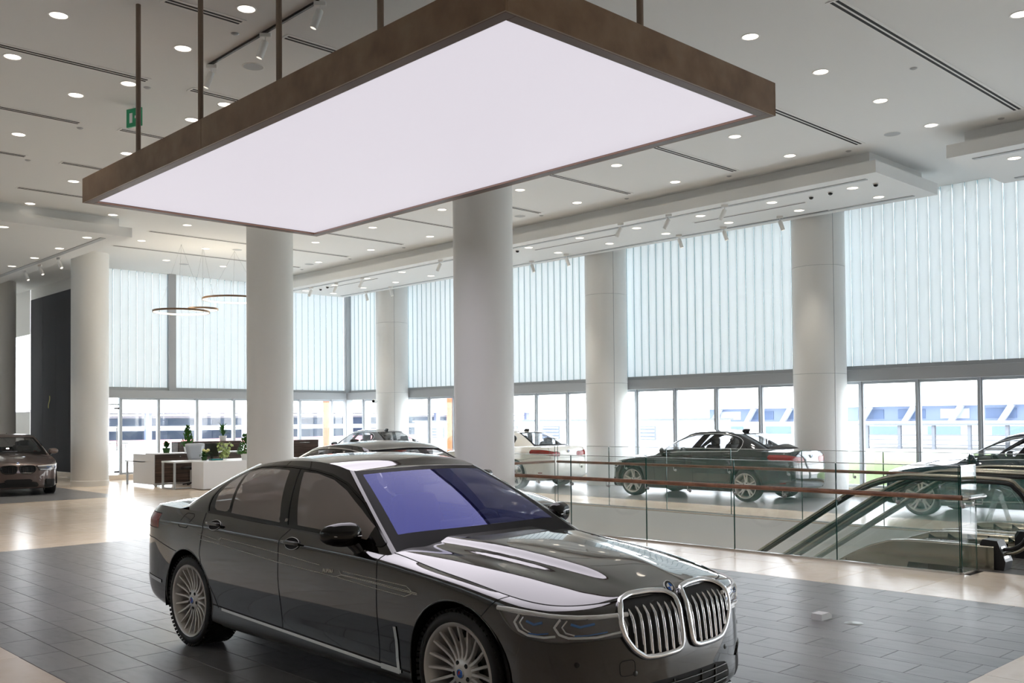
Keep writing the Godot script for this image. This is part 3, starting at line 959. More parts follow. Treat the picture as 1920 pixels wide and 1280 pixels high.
func incline(z: float, pts: Array) -> float:
	for k in pts.size() - 1:
		if z <= pts[k][0] and z >= pts[k + 1][0]:
			return lerpf(pts[k][1], pts[k + 1][1], (z - pts[k][0]) / (pts[k + 1][0] - pts[k][0]))
	return pts[-1][1]
func escalators() -> void:
	var deck := [[-4.2, 0.27], [-5.2, 0.27], [-5.5, 0.24], [-5.8, 0.14], [-6.1, -0.03], [-6.4, -0.22], [-12.6, -4.32], [-13.9, -4.72]]
	var hand := [[-4.2, 1.0], [-5.2, 1.0], [-5.45, 0.98], [-5.7, 0.91], [-5.95, 0.80], [-6.25, 0.62], [-12.5, -3.5], [-12.9, -3.68], [-13.9, -3.75]]
	var k := 0
	for x in [11.75, 13.3]:
		var t := thing("escalator", ["escalator nearest the wooden rail, with black handrails and glass sides", "second escalator, next to the far glass balustrade"][k], "escalator", Vector3(x, 0, 0))
		for s in [0.0, 1.1]:
			var p := PackedVector3Array([Vector3(s, 0.22, -4.3), Vector3(s, 0.24, -4.1), Vector3(s, 0.33, -3.97), Vector3(s, 0.48, -3.915), Vector3(s, 0.64, -3.905), Vector3(s, 0.80, -3.95), Vector3(s, 0.92, -4.05), Vector3(s, 0.985, -4.2)])
			for h in hand.slice(1):
				p.push_back(Vector3(s, h[1], h[0]))
			var fine := PackedVector3Array()
			var cv := Curve3D.new()
			for q in p.size():
				var tan := (p[mini(q + 1, p.size() - 1)] - p[maxi(q - 1, 0)]) / 6.0
				cv.add_point(p[q], -tan.limit_length(0.15), tan.limit_length(0.15))
			cv.bake_interval = 0.06
			fine = cv.get_baked_points()
			part("handrail", MB.new().tube(fine, 0.040, 10, false, 0.55), M.rubber, t)
			var inner := PackedVector3Array()
			for q in fine:
				inner.push_back(q)
			part("rail_guide", MB.new().tube(rail_inset(fine, 0.045), 0.022, 8), M.clad, t)
			# glass in sheets between the deck and the rail
			var zs := [-3.97, -4.9, -6.1, -7.4, -8.7, -10.0, -11.3, -12.6, -13.9]
			for q in zs.size() - 1:
				var top := PackedVector2Array()
				var low := PackedVector2Array()
				for e in 9:
					var z := lerpf(zs[q] - 0.005, zs[q + 1] + 0.005, e / 8.0)
					var hy := incline(z, hand) - 0.06
					var dy := incline(z, deck)
					if z > -4.2:
						var rr := (z + 4.2) / 0.24
						hy = 0.62 + 0.32 * sqrt(maxf(0.0, 1.0 - rr * rr))
						dy = 0.60 - 0.32 * sqrt(maxf(0.0, 1.0 - rr * rr))
					top.push_back(Vector2(z, hy))
					low.push_back(Vector2(z, dy + 0.01))
				low.reverse()
				top.append_array(low)
				part("glass_sheet", MB.new().plate(top, 0.010, Transform3D(Basis(Vector3(0, 0, 1), Vector3.UP, Vector3(-1, 0, 0)), Vector3(s + 0.005, 0, 0))), M.rail_glass, t)
			# steel deck and outer cladding
			var side := -1.0 if s == 0.0 else 1.0
			var rows := []
			for q in 40:
				var z := lerpf(-4.25, -13.9, q / 39.0)
				var y := incline(z, deck)
				rows.append(PackedVector3Array([Vector3(s - side * 0.09, y - 0.16, z), Vector3(s - side * 0.06, y - 0.02, z), Vector3(s, y, z), Vector3(s + side * 0.12, y, z), Vector3(s + side * 0.13, y - 0.02, z), Vector3(s + side * 0.13, maxf(y - 1.0, -5.0) if z < -5.4 else 0.0, z)]))
			part("side_cladding", MB.new().sheet(rows, func(_q): return Vector3(side * 0.5, 1.0, 0)), M.clad, t)
			for q in range(1, 5):
				var z := -4.9 - q * 1.15
				part("cladding_joint", BB(s + side * 0.131 - 0.001, s + side * 0.131 + 0.001, maxf(incline(z, deck) - 0.95, 0.0 if z > -5.4 else -5.0), incline(z, deck) - 0.03, z - 0.003, z + 0.003), M.slot_black, t)
			# inlet box where the handrail goes under
			var ib := part("handrail_inlet", MB.new().plate(PackedVector2Array([Vector2(-0.13, 0.0), Vector2(0.13, 0.0), Vector2(0.15, 0.10), Vector2(0.06, 0.33), Vector2(-0.10, 0.34), Vector2(-0.13, 0.28)]), 0.22, Transform3D(Basis(Vector3(0, 0, 1), Vector3.UP, Vector3(-1, 0, 0)), Vector3(s + 0.11, 0.0, -4.28))), M.black_plastic, t)
			part("steel_plate", B(Vector3(s - 0.02, 0.19, -4.165), Vector3(0.13, 0.16, 0.006), 0.002, Basis(Vector3.RIGHT, -0.32)), M.steel, ib)
		for q in 26:
			var z := -5.3 - q * 0.33
			var y := incline(z, deck) - 0.28
			if y < -5.0:
				break
			part("step", BB(0.10, 1.0, y - 0.2, y, z - 0.2, z + 0.2), M.comb, t)
		part("comb_plate", BB(0.10, 1.0, -0.02, 0.006, -5.2, -3.2, 0.002), M.comb, t)
		for q in 9:
			part("tread_strip", BB(0.14 + q * 0.1, 0.16 + q * 0.1, 0.005, 0.009, -5.15, -3.25), M.steel, t)
		k += 1
	struct("floor_landing", BB(11.46, 14.92, -0.2, -0.001, -4.6, -1.2), M.comb)
	# folding acrylic board left standing by the far balustrade
	var a := thing("acrylic_board", "clear folding acrylic floor board standing beyond the escalators", "floor sign", Vector3(15.6, 0, -5.62), 0.55)
	for s in [-1.0, 1.0]:
		part("leaf", B(Vector3(0, 0.31, s * 0.10), Vector3(0.34, 0.64, 0.012), 0.003, Basis(Vector3.RIGHT, -s * 0.30)), M.acrylic, a)
	part("ridge", BB(-0.17, 0.17, 0.605, 0.63, -0.012, 0.012, 0.003), M.acrylic, a)
func rail_inset(p: PackedVector3Array, by: float) -> PackedVector3Array:
	var o := PackedVector3Array()
	for i in p.size():
		var t := (p[mini(i + 1, p.size() - 1)] - p[maxi(i - 1, 0)]).normalized()
		o.push_back(p[i] + t.cross(Vector3.RIGHT).normalized() * -by)
	return o

# ---------- cars ----------
# Half a body as a net of belts (low to high) times stations (rear middle, round the flank, front middle), smoothed as a B-spline.
const PLAN := [[0.0, -2.775], [0.40, -2.765], [0.66, -2.72], [0.80, -2.62], [0.885, -2.44], [0.925, -2.15], [0.946, -1.80], [0.951, -1.45], [0.953, -1.0], [0.953, -0.5], [0.952, 0.0], [0.952, 0.5], [0.951, 0.95], [0.950, 1.30], [0.947, 1.65], [0.93, 1.95], [0.885, 2.17], [0.78, 2.345], [0.58, 2.445], [0.35, 2.49], [0.15, 2.507], [0.0, 2.51]]
# per belt: heights and inward offsets, each as [station, value] keys
const BELTS := [
	[[[0, 0.24], [6, 0.20], [14, 0.19], [21, 0.19]], [[0, 0.30], [6, 0.22], [16, 0.25], [21, 0.30]]],
	[[[0, 0.27], [3, 0.26], [6, 0.205], [14, 0.185], [17, 0.165], [21, 0.16]], [[0, 0.10], [5, 0.07], [7, 0.06], [14, 0.055], [17, 0.05], [21, 0.045]]],
	[[[0, 0.36], [5, 0.31], [7, 0.265], [14, 0.245], [18, 0.22], [21, 0.22]], [[0, 0.03], [5, 0.02], [7, 0.018], [14, 0.015], [17, 0.0], [21, 0.0]]],
	[[[0, 0.46], [5, 0.41], [7, 0.36], [14, 0.33], [18, 0.32], [21, 0.32]], [[0, 0.0], [5, 0.01], [7, 0.03], [13, 0.03], [15, 0.016], [17, 0.008], [21, 0.012]]],
	[[[0, 0.56], [7, 0.49], [14, 0.45], [18, 0.42], [21, 0.42]], [[0, 0.0], [7, 0.02], [13, 0.02], [16, 0.008], [21, 0.012]]],
	[[[0, 0.67], [7, 0.63], [14, 0.59], [18, 0.53], [21, 0.53]], [[0, 0.01], [7, 0.006], [14, 0.004], [18, 0.016], [21, 0.020]]],
	[[[0, 0.77], [7, 0.78], [14, 0.70], [18, 0.635], [21, 0.635]], [[0, 0.035], [5, 0.0], [14, 0.0], [17, 0.02], [21, 0.035]]],
	[[[0, 0.85], [4, 0.90], [7, 0.93], [10, 0.905], [12, 0.88], [14, 0.81], [16, 0.72], [18, 0.70], [21, 0.70]], [[0, 0.05], [4, 0.012], [7, 0.0], [14, 0.0], [16, 0.012], [18, 0.035], [21, 0.05]]],
	[[[0, 0.90], [4, 0.945], [7, 0.965], [10, 0.94], [12, 0.915], [14, 0.845], [16, 0.745], [18, 0.73], [21, 0.73]], [[0, 0.055], [4, 0.014], [7, 0.002], [14, 0.004], [16, 0.022], [18, 0.043], [21, 0.058]]],
	[[[0, 0.92], [4, 0.955], [7, 0.975], [10, 0.95], [12, 0.925], [14, 0.855], [16, 0.755], [18, 0.74], [21, 0.745]], [[0, 0.058], [4, 0.018], [7, 0.008], [14, 0.010], [16, 0.030], [18, 0.048], [21, 0.064]]],
	[[[0, 1.0], [4, 1.01], [7, 1.018], [10, 0.99], [12, 0.94], [13, 0.90], [14, 0.866], [15, 0.81], [16, 0.77], [18, 0.765], [21, 0.775]], [[0, 0.075], [4, 0.05], [6, 0.035], [10, 0.033], [12, 0.055], [14, 0.045], [16, 0.055], [18, 0.065], [21, 0.085]]],
	[[[0, 1.06], [3, 1.055], [5, 1.065], [7, 1.06], [9, 1.042], [11, 1.005], [12, 0.955], [13, 0.902], [14, 0.868], [15, 0.815], [16, 0.787], [17, 0.78], [19, 0.792], [21, 0.79]], [[0, 0.11], [3, 0.10], [5, 0.085], [6, 0.072], [8, 0.066], [11, 0.068], [12, 0.135], [13, 0.10], [14, 0.09], [15, 0.09], [16, 0.10], [17, 0.12], [21, 0.115]]]]
const GBASE := [[0, 1.11, -2.18], [0.30, 1.11, -2.17], [0.56, 1.10, -2.12], [0.74, 1.085, -2.0], [0.83, 1.075, -1.76], [0.868, 1.062, -1.4], [0.886, 1.048, -1.0], [0.891, 1.036, -0.5], [0.891, 1.024, 0.0], [0.888, 1.000, 0.45], [0.885, 0.972, 0.80], [0.862, 0.985, 0.89], [0.765, 1.010, 0.855], [0.56, 1.018, 0.88], [0.3, 1.022, 0.935], [0.0, 1.024, 0.955]]
const GTOP := [[0, 1.428, -1.40], [0.22, 1.427, -1.39], [0.43, 1.420, -1.35], [0.545, 1.412, -1.26], [0.592, 1.416, -1.10], [0.610, 1.430, -0.92], [0.620, 1.446, -0.70], [0.625, 1.452, -0.45], [0.622, 1.447, -0.22], [0.610, 1.430, -0.02], [0.600, 1.410, 0.07], [0.598, 1.398, 0.14], [0.560, 1.394, 0.18], [0.42, 1.403, 0.215], [0.22, 1.411, 0.24], [0.0, 1.414, 0.25]]
const DLO := [[-1.387, 1.061], [-1.431, 1.112], [-1.458, 1.18], [-1.442, 1.269], [-1.353, 1.329], [-1.206, 1.382], [-1.001, 1.416], [-0.777, 1.429], [-0.547, 1.431], [-0.407, 1.427], [-0.196, 1.415], [0.004, 1.388], [0.206, 1.335], [0.375, 1.267], [0.541, 1.193], [0.84, 1.045], [0.85, 0.990], [0.448, 1.012], [0.185, 1.030], [-0.22, 1.040]]
const GLASS_Q := [[-1.287, 1.087], [-1.336, 1.125], [-1.379, 1.202], [-1.339, 1.28], [-1.249, 1.336], [-1.19, 1.357], [-1.06, 1.082]]
const GLASS_R := [[-1.15, 1.366], [-1.00, 1.396], [-0.78, 1.408], [-0.53, 1.407], [-0.31, 1.058], [-1.015, 1.079]]
const GLASS_F := [[-0.337, 1.402], [-0.158, 1.394], [0.05, 1.358], [0.247, 1.294], [0.493, 1.19], [0.70, 1.09], [0.70, 1.018], [0.18, 1.046], [-0.083, 1.054]]
const KIDNEY := [[0.036, 0.70], [0.040, 0.765], [0.075, 0.792], [0.18, 0.803], [0.33, 0.803], [0.43, 0.785], [0.485, 0.745], [0.500, 0.69], [0.485, 0.62], [0.43, 0.545], [0.355, 0.495], [0.25, 0.487], [0.10, 0.490], [0.060, 0.505], [0.042, 0.54]]
const KIDNEY_SMALL := [[0.03, 0.66], [0.035, 0.715], [0.07, 0.738], [0.20, 0.745], [0.34, 0.735], [0.385, 0.70], [0.39, 0.65], [0.35, 0.585], [0.28, 0.56], [0.10, 0.56], [0.05, 0.58]]
const HEAD := [[1.94, 0.776], [2.02, 0.772], [2.20, 0.752], [2.43, 0.735], [2.44, 0.622], [2.24, 0.612], [2.12, 0.628], [2.04, 0.66], [1.985, 0.715]]
const MOUTH := [[-0.1, 0.215], [0.42, 0.215], [0.47, 0.255], [0.43, 0.335], [0.30, 0.355], [-0.1, 0.355]]
const GILL := [[0.58, 0.20], [0.86, 0.20], [0.86, 0.395], [0.70, 0.395], [0.60, 0.34]]

func key_at(keys: Array, i: float) -> float:
	if i <= keys[0][0]:
		return keys[0][1]
	for k in keys.size() - 1:
		if i <= keys[k + 1][0]:
			return lerpf(keys[k][1], keys[k + 1][1], (i - keys[k][0]) / float(keys[k + 1][0] - keys[k][0]))
	return keys[-1][1]
func key_soft(keys: Array, i: float) -> float:
	# the same through a cubic, for surfaces that mirror
	var n := keys.size()
	if i <= keys[0][0]:
		return keys[0][1]
	for k in n - 1:
		if i <= keys[k + 1][0]:
			var h: float = keys[k + 1][0] - keys[k][0]
			var t: float = (i - keys[k][0]) / h
			var a: Array = keys[maxi(k - 1, 0)]
			var d: Array = keys[mini(k + 2, n - 1)]
			var m0: float = (keys[k + 1][1] - a[1]) / (keys[k + 1][0] - a[0]) * h
			var m1: float = (d[1] - keys[k][1]) / (d[0] - keys[k][0]) * h
			var t2 := t * t
			var t3 := t2 * t
			return (2 * t3 - 3 * t2 + 1) * keys[k][1] + (t3 - 2 * t2 + t) * m0 + (-2 * t3 + 3 * t2) * keys[k + 1][1] + (t3 - t2) * m1
	return keys[n - 1][1]
func spline(p: PackedVector3Array, per: int, mirror: bool) -> PackedVector3Array:
	# uniform cubic B-spline; the ends are either mirrored in x = 0 or met
	var n := p.size()
	var e := PackedVector3Array()
	var flip := Vector3(-1, 1, 1)
	e.push_back(p[1] * flip if mirror else p[0] * 2.0 - p[1])
	e.append_array(p)
	e.push_back(p[n - 2] * flip if mirror else p[n - 1] * 2.0 - p[n - 2])
	var o := PackedVector3Array()
	for i in n - 1:
		for k in per:
			var t := float(k) / per
			var t2 := t * t
			var t3 := t2 * t
			o.push_back((e[i] * (1 - 3 * t + 3 * t2 - t3) + e[i + 1] * (4 - 6 * t2 + 3 * t3) + e[i + 2] * (1 + 3 * t + 3 * t2 - 3 * t3) + e[i + 3] * t3) / 6.0)
	o.push_back((e[n - 1] + e[n] * 4.0 + e[n + 1]) / 6.0)
	return o
func poly_in(p: Vector2, poly: Array) -> float:
	# signed distance, positive inside
	var d := 1e9
	var inside := false
	var j := poly.size() - 1
	for i in poly.size():
		var a := Vector2(poly[i][0], poly[i][1])
		var b := Vector2(poly[j][0], poly[j][1])
		var ab := b - a
		var t := clampf((p - a).dot(ab) / ab.length_squared(), 0.0, 1.0)
		d = minf(d, p.distance_squared_to(a + ab * t))
		if (a.y > p.y) != (b.y > p.y) and p.x < (b.x - a.x) * (p.y - a.y) / (b.y - a.y) + a.x:
			inside = not inside
		j = i
	return sqrt(d) if inside else -sqrt(d)
func net_grid(net: Array, du: int, dv: int) -> Dictionary:
	# net: belts of stations -> grid[u][v] of points and normals
	var curves := []
	for b in net:
		curves.append(spline(b, du, true))
	var pts := []
	for i in curves[0].size():
		var line := PackedVector3Array()
		for c in curves:
			line.push_back(c[i])
		pts.append(spline(line, dv, false))
	var nor := []
	var last: int = pts.size() - 1
	var w: int = pts[0].size()
	for i in pts.size():
		var row := PackedVector3Array()
		for j in w:
			var a: Vector3 = pts[mini(i + 1, last)][j] - pts[maxi(i - 1, 0)][j]
			var b: Vector3 = pts[i][mini(j + 1, w - 1)] - pts[i][maxi(j - 1, 0)]
			var m := a.cross(b).normalized()
			var p: Vector3 = pts[i][j]
			if m.dot(p - Vector3(0, 0.5, clampf(p.z, -1.7, 1.6))) < 0.0:
				m = -m
			if i == 0 or i == last:
				m.x = 0.0
				m = m.normalized()
			row.push_back(m)
		nor.append(row)
	return {"p": pts, "n": nor}
func mix_v(a: PackedFloat32Array, b: PackedFloat32Array, t: float) -> PackedFloat32Array:
	var o := PackedFloat32Array()
	o.resize(a.size())
	for i in a.size():
		o[i] = a[i] + (b[i] - a[i]) * t
	return o
func cut_grid(g: Dictionary, fs: Callable, nf: int, sort_out: Callable, edge: Callable) -> Dictionary:
	# cuts the grid along fs = 0 and hands each piece to the panel that sort_out names; edge(k, a, b) is told each cut
	var rows := []
	for i in g.p.size():
		var row := []
		for j in g.p[0].size():
			var p: Vector3 = g.p[i][j]
			var m: Vector3 = g.n[i][j]
			var a := PackedFloat32Array([p.x, p.y, p.z, m.x, m.y, m.z])
			a.append_array(fs.call(p, float(i) / (g.p.size() - 1), float(j) / (g.p[0].size() - 1)))
			row.append(a)
		rows.append(row)
	var out := {}
	for i in rows.size() - 1:
		for j in rows[0].size() - 1:
			var tris := [[rows[i][j], rows[i + 1][j], rows[i + 1][j + 1]], [rows[i][j], rows[i + 1][j + 1], rows[i][j + 1]]]
			for k in range(6, 6 + nf):
				var next := []
				for t in tris:
					var s0: bool = t[0][k] >= 0.0
					var s1: bool = t[1][k] >= 0.0
					var s2: bool = t[2][k] >= 0.0
					if s0 == s1 and s1 == s2:
						next.append(t)
						continue
					# turn so that corner 0 is alone
					if s0 == s2:
						t = [t[1], t[2], t[0]]
					elif s0 == s1:
						t = [t[2], t[0], t[1]]
					var a := mix_v(t[0], t[1], t[0][k] / (t[0][k] - t[1][k]))
					var b := mix_v(t[0], t[2], t[0][k] / (t[0][k] - t[2][k]))
					a[k] = 0.0
					b[k] = 0.0
					edge.call(k - 6, a, b)
					next.append([t[0], a, b])
					next.append([a, t[1], t[2]])
					next.append([a, t[2], b])
					# keep the sides apart by a hair for the sorting below
				tris = next
			for t in tris:
				var c := PackedFloat32Array()
				c.resize(6 + nf)
				for q in 6 + nf:
					c[q] = (t[0][q] + t[1][q] + t[2][q]) / 3.0
				var who: String = sort_out.call(c)
				if who == "":
					continue
				if not out.has(who):
					out[who] = MB.new()
				var mb: MB = out[who]
				var ids := PackedInt32Array()
				for q in 3:
					ids.push_back(mb.vert(Vector3(t[q][0], t[q][1], t[q][2]), Vector3(t[q][3], t[q][4], t[q][5]).normalized()))
				mb.tri(ids[0], ids[1], ids[2])
	return out
func near_on(g: Dictionary, ax: int, x: float, y: float, ok: Callable) -> Array:
	# point and normal of the grid where it meets (coordinate ax, height y)
	var best := 1e9
	var p := Vector3.ZERO
	var m := Vector3.UP
	for i in g.p.size():
		for j in g.p[i].size():
			var q: Vector3 = g.p[i][j]
			var d := (q[ax] - x) * (q[ax] - x) + (q.y - y) * (q.y - y)
			if d < best and ok.call(q):
				best = d
				p = q
				m = g.n[i][j]
	var o := 2 if ax == 0 else 0
	var r := p
	r[ax] = x
	r.y = y
	if absf(m[o]) > 0.15:
		r[o] = p[o] - (m[ax] * (x - p[ax]) + m.y * (y - p.y)) / m[o]
	return [r, m]
func strip(mb: MB, a: Vector3, b: Vector3, na: Vector3, nb: Vector3, w: float, lift: float) -> void:
	var d := b - a
	if d.length() < 1e-5:
		return
	var s := na.cross(d).normalized() * w
	var s2 := nb.cross(d).normalized() * w
	var k := mb.v.size()
	mb.vert(a - s + na * lift, na)
	mb.vert(a + s + na * lift, na)
	mb.vert(b + s2 + nb * lift, nb)
	mb.vert(b - s2 + nb * lift, nb)
	mb.tri(k, k + 1, k + 2)
	mb.tri(k, k + 2, k + 3)

func body_shapes(fine: int, small_grille: bool) -> Dictionary:
	var net := []
	for b in BELTS:
		var line := PackedVector3Array()
		for i in PLAN.size():
			var a: Array = PLAN[maxi(i - 1, 0)]
			var c: Array = PLAN[mini(i + 1, PLAN.size() - 1)]
			var t := Vector2(c[0] - a[0], c[1] - a[1]).normalized()
			var off := key_at(b[1], i)
			var o := Vector2(t.y, -t.x)
			line.push_back(Vector3(maxf(PLAN[i][0] - o.x * off, 0.0), key_at(b[0], i), PLAN[i][1] - o.y * off))
		line[0].x = 0.0
		line[line.size() - 1].x = 0.0
		net.append(line)
	var g := net_grid(net, fine, maxi(fine / 2, 2))
	var kid: Array = KIDNEY_SMALL if small_grille else KIDNEY
	var zf := [[0.1, 0.905], [0.6, 0.905], [0.92, 0.915], [1.05, 0.86]]
	var zm := [[0.1, -0.19], [0.338, -0.196], [0.70, -0.222], [0.957, -0.206], [1.06, -0.12]]
	var zr := [[0.1, -1.0], [0.327, -1.08], [0.436, -1.163], [0.55, -1.26], [0.658, -1.345], [0.75, -1.375], [0.85, -1.345], [0.95, -1.31], [1.06, -1.385]]
	var zb := [[0.1, 1.70], [0.6, 1.72], [0.689, 1.803], [0.777, 1.893], [0.83, 1.96], [1.0, 2.0]]
	var yb := [[-3.0, 0.80], [-2.5, 0.80], [-2.25, 0.796], [-1.88, 0.742], [-1.5, 0.70]]
	var fs := func(p: Vector3, _u: float, _v: float) -> PackedFloat32Array:
		var zy := Vector2(p.z, p.y)
		var xy := Vector2(p.x, p.y)
		return PackedFloat32Array([
			zy.distance_to(Vector2(-1.605, 0.36)) - 0.402, zy.distance_to(Vector2(1.605, 0.36)) - 0.402,
			p.z - key_at(zf, p.y), p.z - key_at(zm, p.y), p.z - key_at(zr, p.y), p.y - (0.338 - 0.036 * p.z), p.z - key_at(zb, p.y), p.y - key_at(yb, p.z),
			poly_in(zy, HEAD) if p.z > 1.7 and p.x > 0.3 else -0.3, poly_in(xy, kid) if p.z > 2.15 else -0.3,
			maxf(poly_in(xy, MOUTH), poly_in(xy, GILL)) if p.z > 1.95 else -0.3,
			minf(minf(p.y - 0.835 - 0.05 * clampf((p.x - 0.5) / 0.3, 0.0, 1.0), 0.955 + 0.05 * clampf((p.x - 0.5) / 0.3, 0.0, 1.0) - p.y), minf(p.x - 0.30, -2.17 - p.z)),
			p.x - 0.64])
	var who := func(c: PackedFloat32Array) -> String:
		if c[6] < 0.0 or c[7] < 0.0:
			return ""
		if c[15] > 0.0:
			return "grille_mesh"
		if c[14] > 0.0:
			return "headlight_housing"
		if c[16] > 0.0:
			return "intake_mesh"
		if c[17] > 0.0:
			return "tail_lamp"
		if c[12] > 0.0:
			return "front_bumper"
		if c[11] < 0.0 and absf(c[2]) < 1.4:
			return "sill"
		if c[8] > 0.0:
			return "front_fender"
		if c[9] > 0.0:
			return "front_door"
		if c[10] > 0.0:
			return "rear_door"
		if c[13] < 0.0:
			return "rear_bumper"
		if c[18] < 0.0 and c[2] < -2.3:
			return "boot_lid"
		return "rear_quarter"
	var gap := MB.new()
	var chrome := MB.new()
	var edge := func(k: int, a: PackedFloat32Array, b: PackedFloat32Array) -> void:
		var pa := Vector3(a[0], a[1], a[2])
		var pb := Vector3(b[0], b[1], b[2])
		var na := Vector3(a[3], a[4], a[5]).normalized()
		var nb := Vector3(b[3], b[4], b[5]).normalized()
		var free := (a[6] + b[6]) > 0.002 and (a[7] + b[7]) > 0.002
		if not free:
			return
		var sill := pa.y > 0.338 - 0.036 * pa.z
		match k:
			2, 3, 4:
				if sill and pa.y < 1.1:
					strip(gap, pa, pb, na, nb, 0.0036, 0.0012)
			5:
				if absf(pa.z) < 1.2:
					strip(gap, pa, pb, na, nb, 0.005, 0.0011)
					if pa.z < 1.12 and pa.z > -1.06:
						strip(chrome, pa + Vector3(0, -0.013, 0), pb + Vector3(0, -0.013, 0), na, nb, 0.0095, 0.006)
			6:
				if pa.y > 0.5 and a[14] < 0.0:
					strip(gap, pa, pb, na, nb, 0.0025, 0.0012)
			7:
				if pa.z < -1.5:
					strip(gap, pa, pb, na, nb, 0.003, 0.0012)
			8:
				strip(gap, pa, pb, na, nb, 0.005, 0.0013)
			11:
				strip(gap, pa, pb, na, nb, 0.003, 0.0013)
			12:
				if pa.z < -2.3 and pa.y > 0.80 and pa.y < 1.06:
					strip(gap, pa, pb, na, nb, 0.003, 0.0012)
	var o := cut_grid(g, fs, 13, who, edge)
	# lip round each wheel arch
	var lip := MB.new()
	for s in [-1.605, 1.605]:
		var line := PackedVector3Array()
		for k in 41:
			var an := lerpf(-0.22, PI + 0.22, k / 40.0)
			var z: float = s + cos(an) * 0.404
			var y := 0.36 + sin(an) * 0.404
			if y < 0.20:
				continue
			var q := near_on(g, 2, z, y, func(p): return p.x > 0.5)
			line.push_back(q[0] + Vector3(-0.004, 0, 0))
		lip.tube(line, 0.007, 6)
	o["arch_lip"] = lip
	# bonnet and boot top: crowned sheets inside the top belt
	var top := PackedVector3Array()
	for i in g.p.size():
		top.push_back(g.p[i][g.p[i].size() - 1])
	var crown_f := [[0.7, 0.035], [0.95, 0.048], [1.3, 0.078], [1.65, 0.082], [2.0, 0.085], [2.2, 0.068], [2.33, 0.034], [2.395, 0.0]]
	var rows := []
	var z_end: float = top[top.size() - 1].z
	for i in 15 * fine / 2:
		var w := i / (15.0 * fine / 2 - 1)
		var z := lerpf(0.70, z_end, 1.0 - (1.0 - w) * (1.0 - w))
		var e := edge_at(top, z, true)
		var line := PackedVector3Array()
		for k in 6 * fine:
			var t := k / (6.0 * fine - 1)
			var x := e.x * t
			var xr := lerpf(0.46, 0.27, clampf((z - 0.9) / 1.4, 0.0, 1.0))
			var lift := 0.020 * (1.0 - smoothstep(xr - 0.09, xr + 0.035, x)) * (1.0 - smoothstep(1.9, 2.36, z))
			lift -= 0.010 * exp(-pow((x - xr - 0.14) / 0.08, 2.0)) * (1.0 - smoothstep(1.7, 2.3, z))
			line.push_back(Vector3(x, e.y + key_soft(crown_f, z) * (1.0 - pow(t, 2.6)) + lift * (1.0 - pow(t, 8.0)), z))
		rows.append(line)
	o["bonnet"] = MB.new().sheet(rows, func(_p): return Vector3.UP)
	for i in range(1, rows.size()):
		var a: Vector3 = rows[i - 1][rows[i].size() - 1]
		var b: Vector3 = rows[i][rows[i].size() - 1]
		if a.z > 0.8 and b.x > 0.02:
			strip(gap, a, b, Vector3(0.55, 0.8, 0.1).normalized(), Vector3(0.55, 0.8, 0.1).normalized(), 0.0035, 0.0015)
	o["bonnet_rows"] = rows
	rows = []
	var z_rear: float = top[0].z
	var crown_r := [[-2.68, 0.0], [-2.62, 0.028], [-2.5, 0.034], [-2.2, 0.045], [-1.9, 0.05]]
	for i in 10 * fine / 2:
		var w := i / (10.0 * fine / 2 - 1)
		var z := lerpf(-1.85, z_rear, 1.0 - (1.0 - w) * (1.0 - w))
		var e := edge_at(top, z, false)
		var line := PackedVector3Array()
		for k in 4 * fine:
			var t := k / (4.0 * fine - 1)
			line.push_back(Vector3(e.x * t, e.y + key_soft(crown_r, z) * (1.0 - pow(t, 3.0)), z))
		rows.append(line)
	o["boot_top"] = MB.new().sheet(rows, func(_p): return Vector3.UP)
	o["gap"] = gap
	o["sill_chrome"] = chrome
	# cabin: base belt to roof belt, bowed
	var gn := []
	for k in [-0.10, 0.0, 0.25, 0.5, 0.75, 1.0, 1.06]:
		var line := PackedVector3Array()
		for i in GBASE.size():
			var a := Vector3(GBASE[i][0], GBASE[i][1], GBASE[i][2])
			var b := Vector3(GTOP[i][0], GTOP[i][1], GTOP[i][2])
			var p := a.lerp(b, k)
			var bow: float = 4.0 * k * (1.0 - k)
			var sd := smoothstep(1.8, 4.5, i) * (1.0 - smoothstep(10.5, 12.5, i))
			p += Vector3(0.030 * sd, 0.016 * (1.0 - sd), 0.010 * (1.0 if i > 10 else -1.0) * (1.0 - sd)) * bow
			line.push_back(p)
		line[0].x = 0.0
		line[line.size() - 1].x = 0.0
		gn.append(line)
	var h := net_grid(gn, fine, fine)
	var st := float(GBASE.size() - 1)
	var hf := func(p: Vector3, u: float, v: float) -> PackedFloat32Array:
		var q := Vector2(p.z, p.y)
		var side := u * st > 2.7 and u * st < 11.3 and p.x > 0.5
		return PackedFloat32Array([poly_in(q, DLO) if side else -0.3, poly_in(q, GLASS_Q) if side else -0.3, poly_in(q, GLASS_R) if side else -0.3, poly_in(q, GLASS_F) if side else -0.3,
			u * st - 11.6, 2.45 - u * st, minf(u * st - 12.15, minf((v - 0.215) * 8.0, (0.86 - v) * 8.0)), minf(2.2 - u * st, minf((v - 0.2) * 8.0, (0.86 - v) * 8.0))])
	var hw := func(c: PackedFloat32Array) -> String:
		if c[10] > 0.0:
			return "windscreen" if c[12] > 0.0 else "windscreen_border"
		if c[11] > 0.0:
			return "rear_screen" if c[13] > 0.0 else "windscreen_border"
		if c[7] > 0.0:
			return "quarter_window"
		if c[8] > 0.0:
			return "rear_door_window"
		if c[9] > 0.0:
			return "front_door_window"
		if c[6] > 0.0:
			return "window_trim"
		return "roof_pillar"
	var bright := MB.new()
	var hedge := func(k: int, a: PackedFloat32Array, b: PackedFloat32Array) -> void:
		if k == 0:
			strip(bright, Vector3(a[0], a[1], a[2]), Vector3(b[0], b[1], b[2]), Vector3(a[3], a[4], a[5]), Vector3(b[3], b[4], b[5]), 0.008, 0.004)
